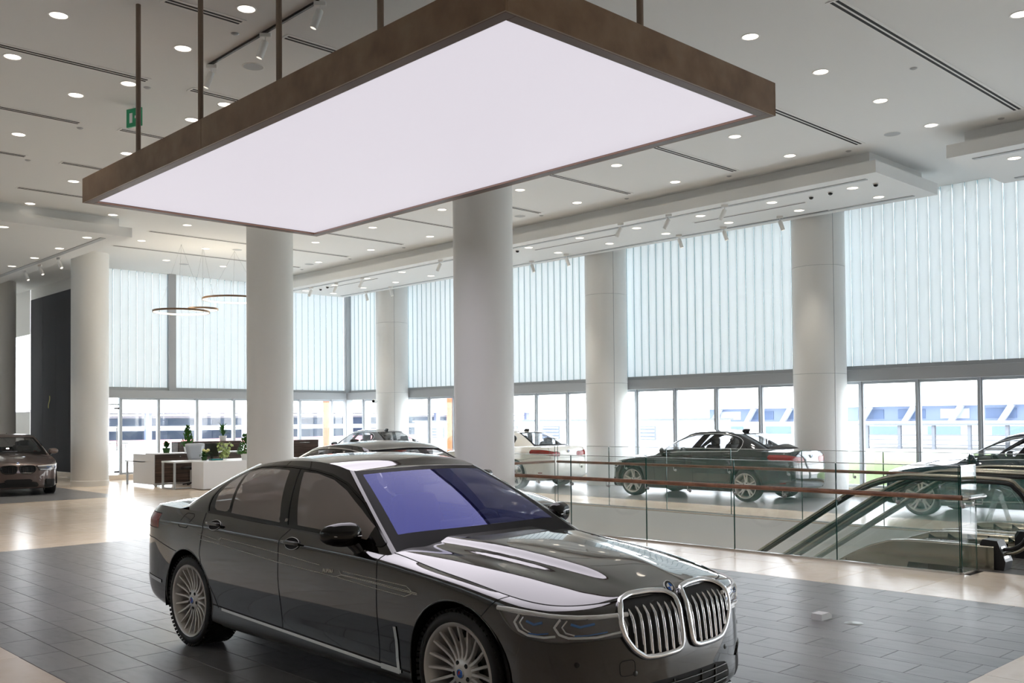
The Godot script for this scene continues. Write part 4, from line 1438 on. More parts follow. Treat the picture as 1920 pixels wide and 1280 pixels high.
	var ho := cut_grid(h, hf, 8, hw, hedge)
	o.merge(ho)
	o["window_bead"] = bright
	# door cut through the middle pillar
	var pc := MB.new()
	var last := []
	for k in 14:
		var y := lerpf(1.05, 1.425, k / 13.0)
		var q := near_on(h, 2, lerpf(-0.20, -0.407, k / 13.0), y, func(p): return p.x > 0.5)
		if last:
			strip(pc, last[0], q[0], last[1], q[1], 0.003, 0.003)
		last = q
	o["pillar_gap"] = pc
	# roof
	var rt := PackedVector3Array()
	for i in h.p.size():
		rt.push_back(h.p[i][h.p[i].size() - 1])
	rows = []
	var crown := [[-1.36, 0.0], [-1.2, 0.022], [-0.9, 0.040], [-0.5, 0.044], [-0.2, 0.042], [0.0, 0.034], [0.13, 0.018], [0.215, 0.0]]
	var za: float = rt[0].z
	var zz: float = rt[rt.size() - 1].z
	for i in 10 * fine:
		var z := lerpf(za, zz, 0.5 - 0.5 * cos(PI * i / (10.0 * fine - 1)))
		var e := edge_at(rt, z, z > -0.6)
		var line := PackedVector3Array()
		for k in 4 * fine:
			var t := k / (4.0 * fine - 1)
			line.push_back(Vector3(e.x * t, e.y + key_soft(crown, z) * (1.0 - pow(t, 2.4)), z))
		rows.append(line)
	o["roof"] = MB.new().sheet(rows, func(_p): return Vector3.UP)
	o["g"] = g
	o["h"] = h
	return o
func edge_at(line: PackedVector3Array, z: float, front: bool) -> Vector3:
	# the belt's point at that z; its z rises along the line
	for i in range(1, line.size()):
		if line[i].z >= z and line[i - 1].z < z:
			return line[i - 1].lerp(line[i], (z - line[i - 1].z) / (line[i].z - line[i - 1].z))
	return line[line.size() - 1] if front else line[0]

func squeeze(mb: MB, c: Dictionary) -> MB:
	# the same body for the shorter model
	if c.sx == 1.0 and c.sz == 1.0:
		return mb
	var o := MB.new()
	for i in mb.v.size():
		o.vert(mb.v[i] * Vector3(c.sx, c.sy, c.sz), (mb.n[i] / Vector3(c.sx, c.sy, c.sz)).normalized())
	o.ix = mb.ix
	return o

func wheel(style: String, radius: float, width: float) -> Node3D:
	# axis along x, outer face towards -x, centre at the origin
	var t := Node3D.new()
	t.name = "wheel"
	var b := Basis(Vector3(0, 1, 0), Vector3(-1, 0, 0), Vector3(0, 0, 1))
	var xf := Transform3D(b, Vector3.ZERO)
	var w := width / 2
	var rr := radius * 0.785
	part("tyre", MB.new().lathe([Vector2(rr - 0.012, -w + 0.02), Vector2(rr + 0.02, -w), Vector2(radius - 0.03, -w + 0.004), Vector2(radius - 0.008, -w + 0.02), Vector2(radius, -w + 0.045), Vector2(radius, w - 0.045), Vector2(radius - 0.008, w - 0.02), Vector2(radius - 0.028, w - 0.004), Vector2(rr + 0.030, w), Vector2(rr + 0.008, w - 0.006), Vector2(rr - 0.012, w - 0.02)], 72, xf), M.tyre, t)
	if style == "fan":
		# tread blocks and sidewall ribs show on the near car
		var tb := MB.new()
		for k in 64:
			var an := TAU * k / 64.0
			for s in [-1.0, 1.0]:
				tb.box(xf * Vector3(cos(an) * (radius - 0.0005), s * w * 0.60, sin(an) * (radius - 0.0005)), Vector3(0.004, 0.05, 0.024), 0.0, b * Basis(Vector3.UP, -an) * Basis(Vector3.RIGHT, s * 0.3))
				tb.box(xf * Vector3(cos(an) * (radius - 0.012), s * (w - 0.014), sin(an) * (radius - 0.012)), Vector3(0.03, 0.010, 0.020), 0.0, b * Basis(Vector3.UP, -an) * Basis(Vector3(0, 0, 1), s * 0.75))
		part("tread", tb, M.rubber, t)
	var rim := part("rim", MB.new().lathe([Vector2(rr - 0.03, -w + 0.03), Vector2(rr - 0.005, -w + 0.015), Vector2(rr - 0.03, -w + 0.05), Vector2(rr - 0.045, -0.03), Vector2(rr - 0.035, w - 0.05), Vector2(rr - 0.020, w - 0.022), Vector2(rr - 0.014, w - 0.006), Vector2(rr + 0.002, w - 0.001), Vector2(rr + 0.006, w - 0.008)], 72, xf), M.alloy, t)
	var face := w - 0.030
	var sp := MB.new()
	if style == "fan":
		for k in 20:
			var an := TAU * (k + 0.5) / 20.0
			sp.add(spoke(xf, an, 0.075, rr - 0.018, face - 0.016, face + 0.012, 0.0085, 0.0075, 0.030))
	else:
		for k in 5:
			for s in [-0.13, 0.13]:
				sp.add(spoke(xf, TAU * k / 5.0 + s, 0.05, rr - 0.018, face - 0.010, face + 0.008, 0.020, 0.013, 0.03, s * 0.15))
	part("spokes", sp, M.alloy, rim)
	part("hub", MB.new().lathe([Vector2(0.0, face - 0.004), Vector2(0.045, face - 0.004), Vector2(0.072, face - 0.012), Vector2(0.092, face - 0.028), Vector2(0.096, face - 0.06)], 40, xf), M.alloy, rim)
	for k in 5:
		var an := TAU * k / 5.0 + 0.3
		part("bolt_hole", MB.new().lathe([Vector2(0, 0.003), Vector2(0.0125, 0.003), Vector2(0.0135, 0.0)], 12, xf * Transform3D(Basis(), Vector3(cos(an) * 0.060, face - 0.0085, sin(an) * 0.060))), M.black_matte, rim)
	var cap := part("centre_cap", MB.new().lathe([Vector2(0, face + 0.003), Vector2(0.026, face + 0.002), Vector2(0.030, face - 0.004)], 28, xf), M.satin_chrome, rim)
	if style == "fan":
		part("cap_emblem", MB.new().lathe([Vector2(0.015, face + 0.0038), Vector2(0.0235, face + 0.0034)], 28, xf), M.emblem_blue, cap)
		part("cap_emblem", MB.new().plate(PackedVector2Array([Vector2(-0.011, -0.010), Vector2(0.0, -0.012), Vector2(0.0, 0.012), Vector2(-0.011, 0.010)]), 0.001, Transform3D(Basis(Vector3(0, 0, 1), Vector3.UP, Vector3(-1, 0, 0)), Vector3(-face - 0.0036, 0, 0))), M.emblem_red, cap)
		part("cap_emblem", MB.new().plate(PackedVector2Array([Vector2(0.0, -0.012), Vector2(0.011, -0.010), Vector2(0.011, 0.010), Vector2(0.0, 0.012)]), 0.001, Transform3D(Basis(Vector3(0, 0, 1), Vector3.UP, Vector3(-1, 0, 0)), Vector3(-face - 0.0036, 0, 0))), M.emblem_blue, cap)
	else:
		part("cap_emblem", MB.new().lathe([Vector2(0, face + 0.0038), Vector2(0.02, face + 0.0034)], 20, xf), M.emblem_blue, cap)
	part("brake_disc", MB.new().lathe([Vector2(0.09, 0.012), Vector2(0.185, 0.012), Vector2(0.185, -0.012), Vector2(0.09, -0.012)], 48, xf, true), M.brake_disc, t)
	part("brake_caliper", MB.new().lathe([Vector2(0.115, 0.045), Vector2(0.205, 0.045), Vector2(0.212, 0.03), Vector2(0.212, -0.04), Vector2(0.115, -0.04), Vector2(0.115, 0.045)], 14, xf, true, 2.55, 3.75), M.blue_caliper if style == "fan" else M.black_plastic, t)
	part("inner_barrel", MB.new().lathe([Vector2(0.0, -0.03), Vector2(rr - 0.05, -0.032)], 40, xf), M.black_matte, t)
	return t
func spoke(xf: Transform3D, an: float, r0: float, r1: float, h0: float, h1: float, w0: float, w1: float, deep: float, lean := 0.0) -> MB:
	var rows := []
	for k in 7:
		var s := k / 6.0
		var r := lerpf(r0, r1, s)
		var a := an + lean * s
		var c := Vector3(cos(a), 0, sin(a))
		var side := Vector3(-sin(a), 0, cos(a))
		var h := lerpf(h0, h1, smoothstep(0.0, 1.0, s)) - 0.010 * sin(PI * s)
		var w := lerpf(w0, w1, s)
		var d := lerpf(deep, deep * 0.6, s)
		rows.append(PackedVector3Array([xf * (c * r + side * w * 1.2 + Vector3(0, h - d, 0)), xf * (c * r + side * w + Vector3(0, h - 0.003, 0)), xf * (c * r + side * (w - 0.002) + Vector3(0, h, 0)), xf * (c * r - side * (w - 0.002) + Vector3(0, h, 0)), xf * (c * r - side * w + Vector3(0, h - 0.003, 0)), xf * (c * r - side * w * 1.2 + Vector3(0, h - d, 0))]))
	var mid: Vector3 = xf * (Vector3(cos(an), 0, sin(an)) * (r0 + r1) * 0.5 + Vector3(0, (h0 + h1) * 0.5 - deep, 0))
	var m := MB.new()
	# three flat faces: two flanks and the front
	for q in [[0, 2], [1, 3], [2, 4], [3, 5], [4, 6]]:
		var sub := []
		for r in rows:
			sub.append(r.slice(q[0], q[1]))
		m.sheet(sub, func(p): return p - mid)
	return m

var shapes := {}
func shape_set(key: String, fine: int, small: bool, c: Dictionary) -> Dictionary:
	if shapes.has(key):
		return shapes[key]
	var s := body_shapes(fine, small)
	var o := {"g": s.g, "h": s.h}
	for k in s:
		if not s[k] is MB:
			continue
		var mb := squeeze(s[k], c)
		if k in ["front_bumper", "rear_bumper", "boot_lid", "bonnet", "boot_top", "roof", "windscreen", "windscreen_border", "rear_screen", "intake_mesh"]:
			o[k] = MB.new().add(mb).add(mb.mirrored()).made()
		else:
			o[k] = [mb.made(), mb.mirrored().made()]
	shapes[key] = o
	return o
func both(t: Node3D, called: String, s: Dictionary, key: String, m: Material) -> Array:
	var o := []
	if s.has(key):
		for k in [1, 0]:
			o.append(part(called, s[key][k], m, t))
	return o
func flat_strip(g: Dictionary, line: Array, w: float, lift: float, c: Dictionary) -> MB:
	# a narrow band laid on the flank along (z, y) points
	var mb := MB.new()
	var last := []
	for k in line.size() - 1:
		var n := maxi(2, int(absf(line[k + 1][0] - line[k][0]) / 0.06) + 1)
		for i in n + (1 if k == line.size() - 2 else 0):
			var t := float(i) / n
			var q := near_on(g, 2, lerpf(line[k][0], line[k + 1][0], t), lerpf(line[k][1], line[k + 1][1], t), func(p): return p.x > 0.3)
			if last:
				strip(mb, last[0], q[0], last[1], q[1], w, lift)
			last = q
	return squeeze(mb, c)
func tube_on(g: Dictionary, line: Array, r: float, lift: float, c: Dictionary, front := false, flat := 1.0) -> MB:
	var p := PackedVector3Array()
	for k in line.size() - 1:
		for i in 4:
			var t := i / 4.0
			var q := near_on(g, 0 if front else 2, lerpf(line[k][0], line[k + 1][0], t), lerpf(line[k][1], line[k + 1][1], t), (func(p): return p.z > 1.9) if front else (func(p): return p.x > 0.3))
			p.push_back(q[0] + q[1] * lift)
	var e := near_on(g, 0 if front else 2, line[-1][0], line[-1][1], (func(p): return p.z > 1.9) if front else (func(p): return p.x > 0.3))
	p.push_back(e[0] + e[1] * lift)
	return squeeze(MB.new().tube(p, r, 8, false, flat), c)
func pair(t: Node3D, called: String, mb: MB, m: Material) -> Array:
	# the right hand one (mirrored to -x) and the left hand one
	return [part(called, mb.mirrored(), m, t), part(called, mb, m, t)]

func make_car(called: String, label: String, c: Dictionary) -> Node3D:
	var near: bool = c.get("hero", false)
	var fine: int = 8 if near else (6 if c.get("long", false) else 4)
	var key := "hero" if near else ("long" if c.get("long", false) else "short")
	var s := shape_set(key, fine, not (near or c.get("long", false)), c)
	var g: Dictionary = s.g
	var t := thing(called, label, "car", Vector3.ZERO, 0.0)
	var paint: Material = M[c.paint]
	for k in ["front_bumper", "rear_bumper", "bonnet", "boot_lid", "roof"]:
		part(k, s[k], paint, t)
	part("boot_top", s.boot_top, paint, t)
	for k in ["front_fender", "front_door", "rear_door", "rear_quarter", "sill", "roof_pillar"]:
		both(t, k, s, k, paint)
	both(t, "arch_lip", s, "arch_lip", paint)
	both(t, "panel_gap", s, "gap", M.slot_black)
	both(t, "panel_gap", s, "pillar_gap", M.slot_black)
	both(t, "sill_strip", s, "sill_chrome", M.satin_chrome)
	both(t, "window_trim", s, "window_trim", M.black_gloss)
	both(t, "window_bead", s, "window_bead", M.black_gloss if c.get("dark_bead", false) else M.chrome)
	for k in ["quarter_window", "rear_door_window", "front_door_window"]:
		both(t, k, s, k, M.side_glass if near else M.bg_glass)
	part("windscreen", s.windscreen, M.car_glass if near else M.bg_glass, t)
	part("windscreen_border", s.windscreen_border, M.frit, t)
	part("rear_screen", s.rear_screen, M.bg_glass, t)
	part("intake_mesh", s.intake_mesh, M.black_matte, t)
	both(t, "tail_lamp", s, "tail_lamp", M.lamp_red)
	# under the body: floor pan and wheel tubs
	var sz: float = c.sz
	part("floor_pan", BB(-0.80 * c.sx, 0.80 * c.sx, 0.19, 0.23, -1.15 * sz, 1.15 * sz, 0.01), M.black_matte, t)
	part("floor_pan", BB(-0.60 * c.sx, 0.60 * c.sx, 0.20, 0.26, 1.15 * sz, 2.30 * sz, 0.01), M.black_matte, t)
	part("floor_pan", BB(-0.60 * c.sx, 0.60 * c.sx, 0.22, 0.28, -2.55 * sz, -1.15 * sz, 0.01), M.black_matte, t)
	for z in [-c.base / 2, c.base / 2]:
		for sd in [-1.0, 1.0]:
			var b := Basis(Vector3(0, 1, 0), Vector3(-1, 0, 0), Vector3(0, 0, 1))
			part("wheel_tub", MB.new().lathe([Vector2(0.41, 0.16), Vector2(0.425, 0.0), Vector2(0.425, -0.14), Vector2(0.0, -0.14)], 28, Transform3D(b if sd < 0 else Basis(Vector3(0, 1, 0), Vector3(1, 0, 0), Vector3(0, 0, -1)), Vector3(sd * 0.765 * c.sx, 0.36, z)), false, -1.8, 1.8), M.black_matte, t)
	# wheels
	var wk: String = "wheel " + c.wheel
	if not M.has(wk):
		M[wk] = wheel(c.wheel, c.radius, c.tyre)
	for z in [-c.base / 2, c.base / 2]:
		for sd in [-1.0, 1.0]:
			var w: Node3D = M[wk].duplicate()
			w.name = "wheel"
			t.add_child(w, true)
			w.position = Vector3(sd * (0.925 * c.sx - c.tyre / 2), c.radius, z)
			if sd > 0:
				w.rotation = Vector3(0, PI, 0)
			if z > 0 and sd < 0:
				w.rotation = Vector3(0.45, 0, 0)
			if z < 0 and sd < 0:
				w.rotation = Vector3(0.25, 0, 0)
	# grille
	var kid: Array = KIDNEY if near or c.get("long", false) else KIDNEY_SMALL
	var ring := PackedVector3Array()
	var closed := kid + [kid[0]]
	for k in closed.size() - 1:
		for i in 5:
			var q := near_on(g, 0, lerpf(closed[k][0], closed[k + 1][0], i / 5.0), lerpf(closed[k][1], closed[k + 1][1], i / 5.0), func(p): return p.z > 2.1)
			ring.push_back(q[0] + q[1] * 0.012)
	ring = soften(soften(ring))
	var frame := squeeze(MB.new().tube(ring, 0.017, 10, true, 0.8), c)
	var slats := []
	for k in 8:
		var x := lerpf(kid[0][0] + 0.035, kid[7][0] - 0.030, k / 7.0)
		if kid == KIDNEY_SMALL:
			x = lerpf(0.06, 0.36, k / 7.0)
		var ys := []
		for i in 60:
			var y := 0.45 + i * 0.007
			if poly_in(Vector2(x, y), kid) > 0.012:
				ys.append(y)
		if ys.size() < 4:
			continue
		var p := PackedVector3Array()
		for i in 9:
			var y: float = lerpf(ys[0], ys[-1], i / 8.0)
			var q := near_on(g, 0, x, y, func(p): return p.z > 2.1)
			p.push_back(q[0] + Vector3(0, 0, 0.010 - 0.022 * smoothstep(0.0, 1.0, (y - ys[-1] + 0.07) / 0.07) * (1.0 if y > ys[-1] - 0.07 else 0.0)))
		var sl := MB.new()
		var rows := []
		for q in p:
			rows.append(PackedVector3Array([q + Vector3(-0.009, 0, -0.03), q + Vector3(-0.0085, 0, 0.002), q + Vector3(0, 0, 0.009), q + Vector3(0.0085, 0, 0.002), q + Vector3(0.009, 0, -0.03)]))
		var mid := p[4] + Vector3(0, 0, -0.05)
		sl.sheet(rows, func(q): return Vector3((q.x - mid.x) * 8.0, 0, 0.3))
		slats.append(squeeze(sl, c))
	for sd in 2:
		var kg := part("kidney_grille", s.grille_mesh[1 - sd], M.black_matte, t)
		part("frame", frame.mirrored() if sd == 0 else frame, M.black_gloss if c.get("dark_grille", false) else M.chrome, kg)
		for q in slats:
			part("slat", q.mirrored() if sd == 0 else q, M.black_gloss if c.get("dark_grille", false) else M.chrome, kg)
	# emblem on the bonnet nose
	emblem(t, Vector3(0, 0.812 * c.sy, 2.379 * sz), Basis(Vector3.RIGHT, 0.95 - PI / 2 * 0.0), 0.041)
	emblem(t, Vector3(0, 0.965 * c.sy, -2.728 * sz), Basis(Vector3.RIGHT, -PI / 2), 0.038)
	# headlamps
	var hl := both(t, "headlamp", s, "headlight_housing", M.lamp_inner)
	var bars := [
		[tube_on(g, [[1.940, 0.768], [2.035, 0.765], [2.225, 0.744], [2.425, 0.727]], 0.012, 0.006, c), M.emblem_white],
		[tube_on(g, [[1.955, 0.760], [2.105, 0.748], [2.355, 0.728]], 0.007, 0.004, c), M.satin_chrome],
		[tube_on(g, [[2.075, 0.742], [2.050, 0.705], [2.075, 0.665], [2.125, 0.644], [2.205, 0.638], [2.255, 0.645]], 0.0065, 0.010, c), M.emblem_white],
		[tube_on(g, [[2.100, 0.735], [2.080, 0.705], [2.100, 0.675], [2.140, 0.655]], 0.005, 0.006, c), M.chrome],
		[tube_on(g, [[2.270, 0.728], [2.250, 0.69], [2.270, 0.655], [2.305, 0.638], [2.385, 0.634], [2.430, 0.645]], 0.0065, 0.010, c), M.emblem_white],
		[tube_on(g, [[2.295, 0.722], [2.280, 0.69], [2.295, 0.662], [2.325, 0.65]], 0.005, 0.006, c), M.chrome],
		[tube_on(g, [[2.130, 0.655], [2.175, 0.652], [2.225, 0.660]], 0.0035, 0.012, c), M.blue_trim],
		[tube_on(g, [[2.325, 0.648], [2.365, 0.647], [2.405, 0.655]], 0.0035, 0.012, c), M.blue_trim],
		[tube_on(g, [[2.115, 0.715], [2.155, 0.70], [2.195, 0.712]], 0.007, 0.004, c), M.blue_trim],
		[tube_on(g, [[2.310, 0.705], [2.340, 0.690], [2.375, 0.70]], 0.007, 0.004, c), M.blue_trim]]
	for sd in 2:
		for b in bars:
			part("light_guide", b[0].mirrored() if sd == 0 else b[0], b[1], hl[sd])
		var lens := MB.new()
		lens = lens_over(g, c)
		part("lens", lens.mirrored() if sd == 0 else lens, M.lens, hl[sd])
	# mirrors
	var mz := 0.60 * sz
	for sd in [-1.0, 1.0]:
		var mb := MB.new().soft(Vector3.ZERO, Vector3(0.26, 0.15, 0.14), 0.066, 8, Basis(), func(q): return Vector3(q.x, q.y * (1.0 - 0.25 * smoothstep(0.0, 0.12, -q.x)) , q.z * (1.0 - 0.30 * smoothstep(0.0, 0.12, -q.x)) - 0.02 * smoothstep(-0.02, 0.12, -q.x)))
		var m := part("door_mirror", mb if sd < 0 else mb.mirrored(), M.black_gloss if c.get("hero", false) else paint, t)
		m.position = Vector3(sd * 1.005 * c.sx, 1.055 * c.sy, mz + 0.02)
		m.rotation.y = -sd * -0.30
		var st := tube_line([[-0.115, 0.010, -0.045], [-0.11, 0.0, 0.02], [-0.06, -0.006, 0.060], [0.04, -0.008, 0.066], [0.115, -0.008, 0.06]], 0.004)
		part("signal_strip", st if sd < 0 else st.mirrored(), M.satin_chrome, m)
		part("mirror_glass", B(Vector3(0, 0.0, -0.066), Vector3(0.17, 0.10, 0.004), 0.02), M.chrome, m)
		var ft := tube_line([[0.06, -0.045, 0.0], [0.105, -0.085, 0.01], [0.13, -0.13, 0.03]], 0.036)
		part("mirror_foot", ft if sd < 0 else ft.mirrored(), M.black_gloss, m)
	# door handles in their cups
	for q in [[-1.146, 0.983], [-0.039, 0.940]]:
		var h := near_on(g, 2, q[0], q[1], func(p): return p.x > 0.5)
		var mb := MB.new().soft(h[0] + h[1] * 0.020, Vector3(0.020, 0.028, 0.215), 0.009, 6)
		var cup := MB.new().lathe([Vector2(0, 0.0025), Vector2(0.9, 0.0022), Vector2(1.0, 0.0005)], 28, Transform3D(Basis(h[1].cross(Vector3(0, 0, 1)).normalized() * 0.040, h[1], Vector3(0, 0, 1) * 0.086), h[0]))
		var line := PackedVector3Array()
		for k in 28:
			var an := TAU * k / 28.0
			line.push_back(h[0] + h[1] * 0.003 + h[1].cross(Vector3(0, 0, 1)).normalized() * sin(an) * 0.041 + Vector3(0, 0, cos(an) * 0.088))
		var hs := pair(t, "door_handle", squeeze(mb, c), paint)
		var cups := squeeze(cup, c)
		var rims := squeeze(MB.new().tube(line, 0.0025, 6, true), c)
		for k in 2:
			part("handle_cup", cups.mirrored() if k == 0 else cups, M.black_matte, hs[k])
			part("handle_rim", rims.mirrored() if k == 0 else rims, M.satin_chrome, hs[k])
	# bright L behind the front wheel, fuel flap, rear reflector, bumper blade
	if near or c.get("long", false):
		pair(t, "fender_blade", flat_strip(g, [[1.075, 0.545], [1.085, 0.46], [1.085, 0.36], [1.10, 0.29]], 0.013, 0.006, c), M.satin_chrome)
		pair(t, "fender_blade", flat_strip(g, [[0.93, 0.290], [1.06, 0.287], [1.11, 0.285]], 0.016, 0.006, c), M.satin_chrome)
		part("fuel_flap_gap", flat_strip(g, [[-1.74, 0.945], [-1.70, 1.025], [-1.67, 1.04], [-1.56, 1.04], [-1.53, 1.02], [-1.575, 0.945], [-1.60, 0.932], [-1.72, 0.932], [-1.74, 0.945]], 0.0025, 0.0015, c).mirrored(), M.slot_black, t)
		pair(t, "rear_bumper_strip", flat_strip(g, [[-2.11, 0.45], [-2.3, 0.462], [-2.55, 0.47]], 0.013, 0.005, c), M.chrome)
		pair(t, "bumper_blade", tube_on(g, [[0.795, 0.40], [0.80, 0.32], [0.79, 0.20]], 0.007, 0.006, c, true), M.satin_chrome)
		pair(t, "gill_trim", tube_on(g, [[0.59, 0.335], [0.66, 0.385], [0.79, 0.392]], 0.005, 0.005, c, true), M.black_gloss)
		for y in [0.245, 0.285, 0.325]:
			pair(t, "intake_bar", tube_on(g, [[0.0, y], [0.22, y], [0.42, y]], 0.006, 0.004, c, true), M.black_gloss)
		for x in [0.12, 0.27]:
			pair(t, "intake_bar", tube_on(g, [[x, 0.225], [x + 0.01, 0.345]], 0.005, 0.003, c, true), M.black_gloss)
		# front splitter
		var sp := PackedVector3Array()
		for k in 15:
			var x := lerpf(-0.80, 0.80, k / 14.0)
			var q := near_on(g, 0, absf(x), 0.175, func(p): return p.z > 1.7)
			sp.push_back(Vector3(x, 0.165, q[0].z + 0.025))
		part("front_splitter", squeeze(MB.new().tube(sp, 0.028, 8, false, 0.45), c), M.black_gloss, t)
		# parking sensors and tow cover
		for q in [[0.42, 0.42], [0.74, 0.50]]:
			var h := near_on(g, 0, q[0], q[1], func(p): return p.z > 1.7)
			pair(t, "parking_sensor", squeeze(MB.new().lathe([Vector2(0, 0.0035), Vector2(0.013, 0.003), Vector2(0.015, 0.0005)], 14, Transform3D(Basis(Quaternion(Vector3.UP, h[1])), h[0])), c), M.black_plastic)
		var tw := PackedVector3Array()
		for k in 24:
			var an := TAU * k / 24.0
			var h := near_on(g, 0, 0.47 + 0.05 * signf(cos(an)) * pow(absf(cos(an)), 0.5), 0.455 + 0.04 * signf(sin(an)) * pow(absf(sin(an)), 0.5), func(p): return p.z > 1.7)
			tw.push_back(h[0] + h[1] * 0.0005)
		part("tow_cover_gap", squeeze(MB.new().tube(tw, 0.0018, 5, true), c).mirrored(), M.slot_black, t)
	else:
		pair(t, "rear_reflector", flat_strip(g, [[-2.45, 0.42], [-2.56, 0.42]], 0.012, 0.004, c), M.lamp_red)
		part("exhaust_tip", MB.new().lathe([Vector2(0.04, 0), Vector2(0.045, 0.0), Vector2(0.045, 0.09), Vector2(0.038, 0.09), Vector2(0.036, 0.02)], 16, Transform3D(Basis(Vector3.RIGHT, -PI / 2), Vector3(-0.55 * c.sx, 0.33, -2.58 * sz))), M.chrome, t)
		part("exhaust_tip", MB.new().lathe([Vector2(0.04, 0), Vector2(0.045, 0.0), Vector2(0.045, 0.09), Vector2(0.038, 0.09), Vector2(0.036, 0.02)], 16, Transform3D(Basis(Vector3.RIGHT, -PI / 2), Vector3(0.55 * c.sx, 0.33, -2.58 * sz))), M.chrome, t)
		part("roof_aerial", MB.new().soft(Vector3(0, 1.487 * c.sy, -1.05 * sz), Vector3(0.06, 0.09, 0.19), 0.028, 5, Basis(), func(q): return Vector3(q.x * (1.0 - smoothstep(-0.04, 0.06, q.y) * 0.6), q.y, q.z - q.y * 0.6)), M.black_gloss, t)
	if c.get("wide_mouth", false):
		for q in [[0.0, 0.36, 0.62, 0.11], [0.66, 0.34, 0.16, 0.13]]:
			for sd in ([1.0] if q[0] == 0.0 else [-1.0, 1.0]):
				var h := near_on(g, 0, q[0], q[1], func(p): return p.z > 1.7)
				var ol := PackedVector2Array([Vector2(-q[2] * 0.5, q[3] * 0.2), Vector2(-q[2] * 0.40, q[3] * 0.5), Vector2(q[2] * 0.40, q[3] * 0.5), Vector2(q[2] * 0.5, q[3] * 0.2), Vector2(q[2] * 0.42, -q[3] * 0.5), Vector2(-q[2] * 0.42, -q[3] * 0.5)])
				part("lower_intake", MB.new().plate(ol, 0.05, Transform3D(Basis(Vector3.UP, sd * (0.75 if q[0] > 0.1 else 0.0)), Vector3(sd * h[0].x * c.sx, h[0].y, (h[0].z - 0.035) * sz))), M.black_matte, t)
	if near:
		# silver coach lines and lettering along the flanks
		for q in [[[-1.02, 0.900], [-0.208, 0.862], [0.111, 0.842], [0.30, 0.831]], [[-1.346, 0.862], [-1.044, 0.851], [-0.208, 0.798], [0.477, 0.775], [0.54, 0.792], [0.923, 0.777], [1.30, 0.760]], [[-1.02, 0.900], [-1.044, 0.851]], [[-1.40, 0.905], [-1.06, 0.878], [-1.02, 0.900]], [[0.52, 0.818], [0.54, 0.797], [0.923, 0.785], [1.30, 0.768]], [[0.56, 0.817], [0.923, 0.806], [1.202, 0.798], [1.245, 0.775]], [[0.50, 0.774], [0.923, 0.748], [1.184, 0.737], [1.245, 0.758]]]:
			pair(t, "coach_line", flat_strip(g, q, 0.0016, 0.0014, c), M.stripe)
		var f := SystemFont.new()
		f.font_names = PackedStringArray(["Droid Sans"])
		f.font_weight = 700
		for sd in [-1.0, 1.0]:
			var tm := TextMesh.new()
			tm.font = f
			tm.text = "ALPINA"
			tm.font_size = 32
			tm.pixel_size = 0.00105
			tm.depth = 0.001
			var h := near_on(g, 2, 0.395, 0.803, func(p): return p.x > 0.5)
			var o := part("lettering", tm, M.stripe, t)
			o.transform = Transform3D(Basis(Vector3(0, -sd * 0.05, -sd).normalized(), Vector3.UP, Vector3(sd, 0, 0)), Vector3(sd * (h[0].x + 0.0015), h[0].y, h[0].z))
			var t2 := TextMesh.new()
			t2.font = f
			t2.text = "B7"
			t2.font_size = 32
			t2.pixel_size = 0.0009
			t2.depth = 0.001
			var h2 := near_on(s.h, 2, -0.235, 1.078, func(p): return p.x > 0.5)
			var o2 := part("lettering", t2, M.stripe, t)
			var zt := Vector3(sd * h2[1].x, h2[1].y, h2[1].z).normalized()
			var xt := Vector3(0, 0, -sd)
			o2.transform = Transform3D(Basis(xt, zt.cross(xt).normalized(), zt), Vector3(sd * h2[0].x, h2[0].y, h2[0].z) + zt * 0.002)
	cabin(t, c)
	return t
func tube_line(p: Array, r: float) -> MB:
	var l := PackedVector3Array()
	for q in p:
		l.push_back(Vector3(q[0], q[1], q[2]))
	return MB.new().tube(soften(l, false), r, 8)
func soften(p: PackedVector3Array, closed := true) -> PackedVector3Array:
	var o := PackedVector3Array()
	var n := p.size()
	for i in n:
		if not closed and (i == 0 or i == n - 1):
			o.push_back(p[i])
			continue
		o.push_back(p[(i - 1 + n) % n] * 0.25 + p[i] * 0.5 + p[(i + 1) % n] * 0.25)
	return o
func lens_over(g: Dictionary, c: Dictionary) -> MB:
	# clear cover: the lamp's outline lifted off the body
	var rows := []
	var n := 26
	for i in n:
		var z := lerpf(1.95, 2.435, i / (n - 1.0))
		var lo := 9.0
		var hi := -9.0
		for k in 60:
			var y := 0.60 + k * 0.003
			if poly_in(Vector2(z, y), HEAD) > 0.0:
				lo = minf(lo, y)
				hi = maxf(hi, y)
		if lo > hi:
			continue
		var line := PackedVector3Array()
		for k in 7:
			var y := lerpf(lo, hi, k / 6.0)
			var q := near_on(g, 2, z, y, func(p): return p.x > 0.3)
			line.push_back(q[0] + q[1] * 0.019)
		rows.append(line)
	return squeeze(MB.new().sheet(rows, func(_p): return Vector3(1, 0, 1)), c)
func emblem(t: Node3D, at: Vector3, b: Basis, r: float) -> void:
	var xf := Transform3D(b, at)
	var o := part("roundel", MB.new().lathe([Vector2(0, 0.003), Vector2(r * 0.93, 0.003), Vector2(r, 0.002), Vector2(r, -0.006)], 36, xf), M.chrome, t)
	part("roundel_ring", MB.new().lathe([Vector2(r * 0.60, 0.0040), Vector2(r * 0.90, 0.0036)], 36, xf), M.black_gloss, o)
	for k in 4:
		part("roundel_quarter", MB.new().lathe([Vector2(0, 0.0042), Vector2(r * 0.58, 0.0040)], 9, xf, false, PI / 2 * k, PI / 2 * (k + 1)), M.emblem_blue if k % 2 else M.emblem_white, o)

